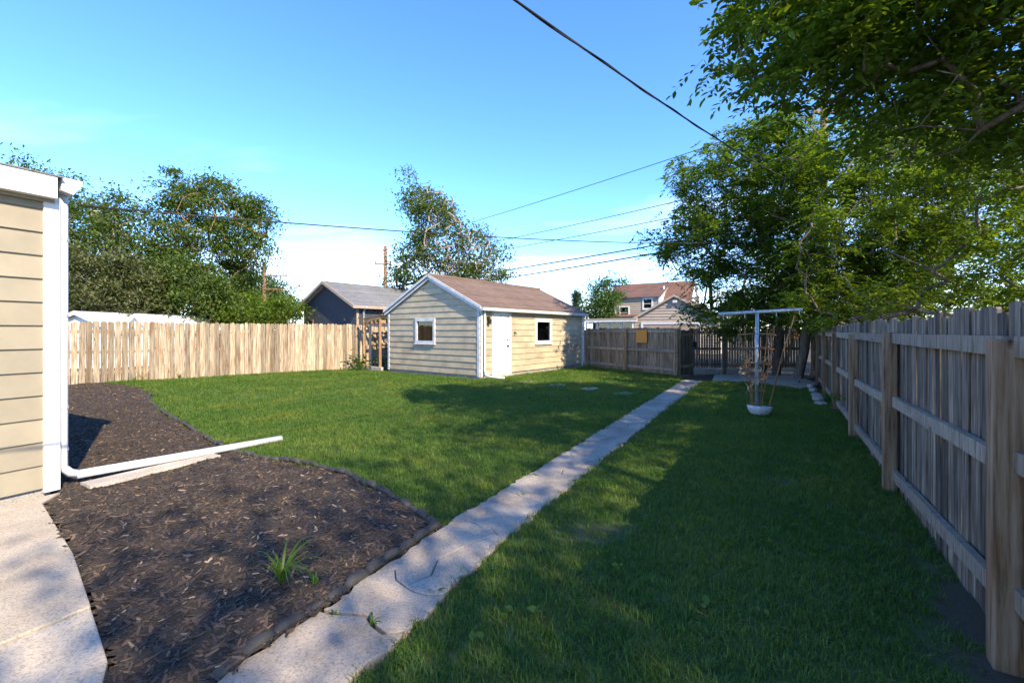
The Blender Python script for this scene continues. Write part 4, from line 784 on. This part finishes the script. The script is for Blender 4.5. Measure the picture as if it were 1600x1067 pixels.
# spruce
spb = P(900, 518, 48)-Vector((0, 0, 1.45)); tipz = CAMH+(HZ-455)/F*48; pts = []
r = np.random.default_rng(77)
for i in range(420): f = r.uniform(0, 1)**.7; a = r.uniform(0, 6.283); rr_ = (1-f)*1.1*r.uniform(.5, 1); pts.append((spb.x+rr_*math.cos(a), spb.y+rr_*math.sin(a), .8+(tipz-.8)*f-.25*rr_))
make_tree('spruce_tree', 'dark pointed spruce behind the garage roof ridge end', spb, np.array(pts[:200]), .22, 'leaf_spruce', 6, .16, 26, .2, trunk_top=(spb.x, spb.y, tipz-.2))
# trees at the right
make_tree('tree', 'dark green tree with grey trunk standing at the slatted fence', (8.9, 15.1, 0), O([(1040, 385), (1042, 348), (1062, 326), (1092, 322), (1066, 288), (1070, 262), (1098, 248), (1112, 226), (1142, 210), (1190, 206), (1225, 215), (1260, 280), (1262, 420), (1240, 485), (1190, 500), (1130, 512), (1088, 500), (1072, 480), (1105, 452), (1096, 430), (1064, 440), (1062, 416), (1046, 402)], 14.6, 620, 5, 7), .13, 'leaf_mid', 7, .14, 85, .27, trunk_top=(8.75, 14.8, 3.4), sprig=True)
make_tree('tree', 'light green tree with leaning trunk beside the concrete pad', (8.72, 13.7, 0), O([(1185, 300), (1190, 232), (1206, 198), (1240, 176), (1262, 166), (1290, 192), (1345, 200), (1420, 225), (1440, 330), (1430, 470), (1330, 508), (1250, 505), (1225, 440), (1205, 400)], 12.6, 640, 5, 8), .115, 'leaf_light', 8, .13, 90, .26, trunk_top=(9.0, 13.2, 3.0), sprig=True)
make_tree('tree', 'spreading multi stemmed tree close behind the grey fence', (7.15, 9.3, 0), O([(1275, 500), (1262, 430), (1275, 350), (1310, 270), (1370, 215), (1450, 190), (1540, 185), (1640, 220), (1660, 505)], 9.2, 520, 4, 9), .09, 'leaf_light', 9, .08, 95, .22, trunk_top=(7.35, 9.2, 1.9), sprig=True)
make_tree('tree', 'darker tree filling the gap farther behind the grey fence', (13.5, 14.5, 0), O([(1390, 508), (1390, 330), (1450, 230), (1560, 200), (1680, 230), (1700, 508)], 14.5, 420, 6, 10), .13, 'leaf_mid', 10, .14, 95, .32, sprig=True)
make_tree('shrub', 'leafy green shrub filling the view behind the dark slatted fence', (11.2, 18.6, 0), O([(1130, 522), (1135, 480), (1180, 452), (1260, 440), (1340, 440), (1410, 465), (1420, 522)], 18.6, 300, 4, 14), .14, 'leaf_mid', 14, .08, 90, .3, sprig=True, cat='shrub')
# big near tree whose limbs hang into the top of the view and shade the yard
r = np.random.default_rng(11); tips = []
lobes = [((5.8, 2.9, 5.0), (2.7, 2.6, 1.7)), ((7.5, 3.5, 5.5), (2.6, 2.6, 2.1)), ((5.5, 5.0, 5.2), (2.6, 1.6, 1.5)), ((5.0, 5.0, 4.2), (1.6, 1.5, 1.0)), ((2.9, 5.0, 5.0), (1.1, 1.3, 1.0))]
while len(tips) < 1200:
    c, rd_ = lobes[r.integers(len(lobes))]; q = r.normal(0, 1, 3); q /= np.linalg.norm(q); p = np.array(c)+q*np.array(rd_)*r.uniform(.25, 1)**.5
    if p[1] > .4:
        u, v = CX+F*p[0]/p[1], HZ-F*(p[2]-CAMH)/p[1]
        lim = np.interp(v, [-400, 0, 60, 130, 175, 260, 330, 420, 500], [1100, 1150, 1150, 1165, 1310, 1420, 1490, 1580, 1650])
        if v > -60 and u < lim: continue
    if p[0] < 1.6: continue
    tips.append(p)
make_tree('tree', 'large overhanging tree with long leafy branches above the grey fence', (6.6, 2.4, 0), np.array(tips), .10, 'leaf_near', 12, .07, 58, .22, trunk_top=(6.0, 2.7, 4.2), sprig=True, gappy=.95)

# tall trees farther off beyond the fence, out of the picture, whose shade falls across the lawn
def ball_tips(lobes, n, seed):
    r = np.random.default_rng(seed); o_ = []
    for i in range(n):
        c, rd_ = lobes[i % len(lobes)]; q = r.normal(0, 1, 3); q /= np.linalg.norm(q); o_.append(np.array(c)+q*np.array(rd_)*r.uniform(.15, 1)**.45)
    return np.array(o_)
make_tree('tree', 'tall tree beyond the grey fence shading the mulch and path', (6.5, -6.5, 0), ball_tips([((6.5, -6.4, 6.0), (2.5, 2.5, 1.9)), ((6.6, -6.4, 8.4), (2.0, 2.0, 1.7))], 320, 31), .15, 'leaf_mid', 31, .16, 24, .4)
make_tree('tree', 'tallest tree beyond the grey fence shading the right hand lawn', (9.9, -4.2, 0), ball_tips([((9.9, -4.2, 5.8), (2.9, 2.7, 2.0)), ((9.7, -4.3, 8.8), (2.7, 2.6, 2.1)), ((9.5, -4.5, 11.2), (1.9, 1.9, 1.5))], 430, 32), .15, 'leaf_mid', 32, .2, 17, .4)

# ------------------------------------------------------------------ small plants
def blade_plant(name, label, p, n, h, wd, seed, group=None, lean=1.2, mat='weed'):
    r = np.random.default_rng(seed); V = []; Q = []; p = np.array(p)
    for i in range(n):
        a = r.uniform(0, 6.283); d = np.array([math.cos(a), math.sin(a), 0]); s_ = np.array([-d[1], d[0], 0]); H = h*r.uniform(.5, 1.1); L = lean*H*r.uniform(.3, 1.2); b = len(V)
        for q in range(7):
            f = q/6; c = p+d*(L*f**1.3+.01)+np.array([0, 0, H*(1.9*f-1.35*f*f*min(1, lean))-.01]); ww = wd*(1-f**2.2)*.5+.0008; V += [c-s_*ww, c+s_*ww+np.array([0, 0, .002])]
        Q += [(b+2*k, b+2*k+1, b+2*k+3, b+2*k+2) for k in range(6)]
    return tag(link(bpy.data.objects.new(name, fast_mesh(name, np.array(V), np.array(Q), M[mat]))), label, 'plant', group)
q = G(440, 915); blade_plant('grass_clump', 'arching green grass clump growing in the mulch', (q.x, q.y, .03), 26, .25, .012, 3)
q = G(492, 918); blade_plant('grass_sprig', 'little green sprig beside the arching clump at the bed edging', (q.x, q.y, .03), 7, .14, .011, 5)
for i, (px, py, n, h) in enumerate(((210, 597, 22, .22), (222, 595, 16, .3), (280, 592, 18, .2), (330, 588, 14, .15), (350, 587, 18, .2), (480, 580, 10, .12), (505, 579, 10, .12))):
    q = G(px, py); blade_plant('fence_weed', 'tuft of grassy weeds at the tan fence foot, '+('first','second','third','fourth','fifth','sixth','seventh')[i]+' from the mulch bed', (q.x, q.y, 0), n, h, .013, 30+i, 'weeds along the tan fence', .7)
def leafy_plant(name, label, p, n, h, rad, leaf, seed, mat='leaf_mid', group=None):
    r = np.random.default_rng(seed); c = np.array(p)+np.stack([r.normal(0, rad, n), r.normal(0, rad, n), np.abs(r.normal(.5, .3, n))*h], 1)
    return tag(link(bpy.data.objects.new(name, leaf_cloud(name, c, leaf, M[mat], seed, rad, .1, .6))), label, 'plant', group)
q = G(433, 582); leafy_plant('leafy_weed', 'broad leaved weed against the middle of the tan fence', q, 50, .32, .11, .09, 1)
leafy_plant('leafy_plant', 'dark leafy plant at the foot of the pergola post', (-5.75, 16.75, 0), 160, .55, .2, .14, 2, 'leaf_dark')
leafy_plant('vine', 'green vine growing over the pergola roof', (-5.1, 17.2, 1.85), 170, .12, .38, .09, 3, 'leaf_light')
leafy_plant('shaded_plant', 'dark bushy plant under the pergola beside the garage', (-4.95, 17.3, 0), 160, .6, .22, .12, 4, 'leaf_dark')
for i, (px, py) in enumerate(((690, 592), (700, 593), (716, 594), (728, 595))): q = G(px, py+1); blade_plant('wall_weed', 'small weed at the khaki gable wall foot, '+('first','second','third','fourth','fifth','sixth','seventh')[3-i]+' from the corner downspout', (q.x, q.y, 0), 8, .2, .012, 60+i, 'weeds along the garage wall', .5)
q = G(1330, 628); leafy_plant('fence_sprig', 'bright leafy sprig growing through the grey fence', (fence0+FD*5.2+FN*.1).to_tuple()[:2]+(.45,), 26, .12, .06, .07, 7, 'leaf_light')
for i, (px, py) in enumerate(((745, 1008), (838, 975), (905, 1000), (795, 968), (1105, 955), (1190, 970), (1145, 860), (1240, 830), (1010, 830), (965, 900))):
    q = G(px, py); leafy_plant('broadleaf_weed', 'small pale broadleaf weed in the shaded lawn', (q.x, q.y, .04), 4, .03, .018, .05, 80+i, 'weed', 'broadleaf weeds in the lawn')

for i, (u, v) in enumerate(((-1.08, .1), (-1.03, .3), (-.66, .43), (.85, .2), (1.4, .06))):
    q = UV(u, v); blade_plant('crack_weed', 'small dry weed growing in a crack of the concrete path', (q.x, q.y, .0), 12, .055, .006, 90+i, 'weeds in the path cracks', 1.0)
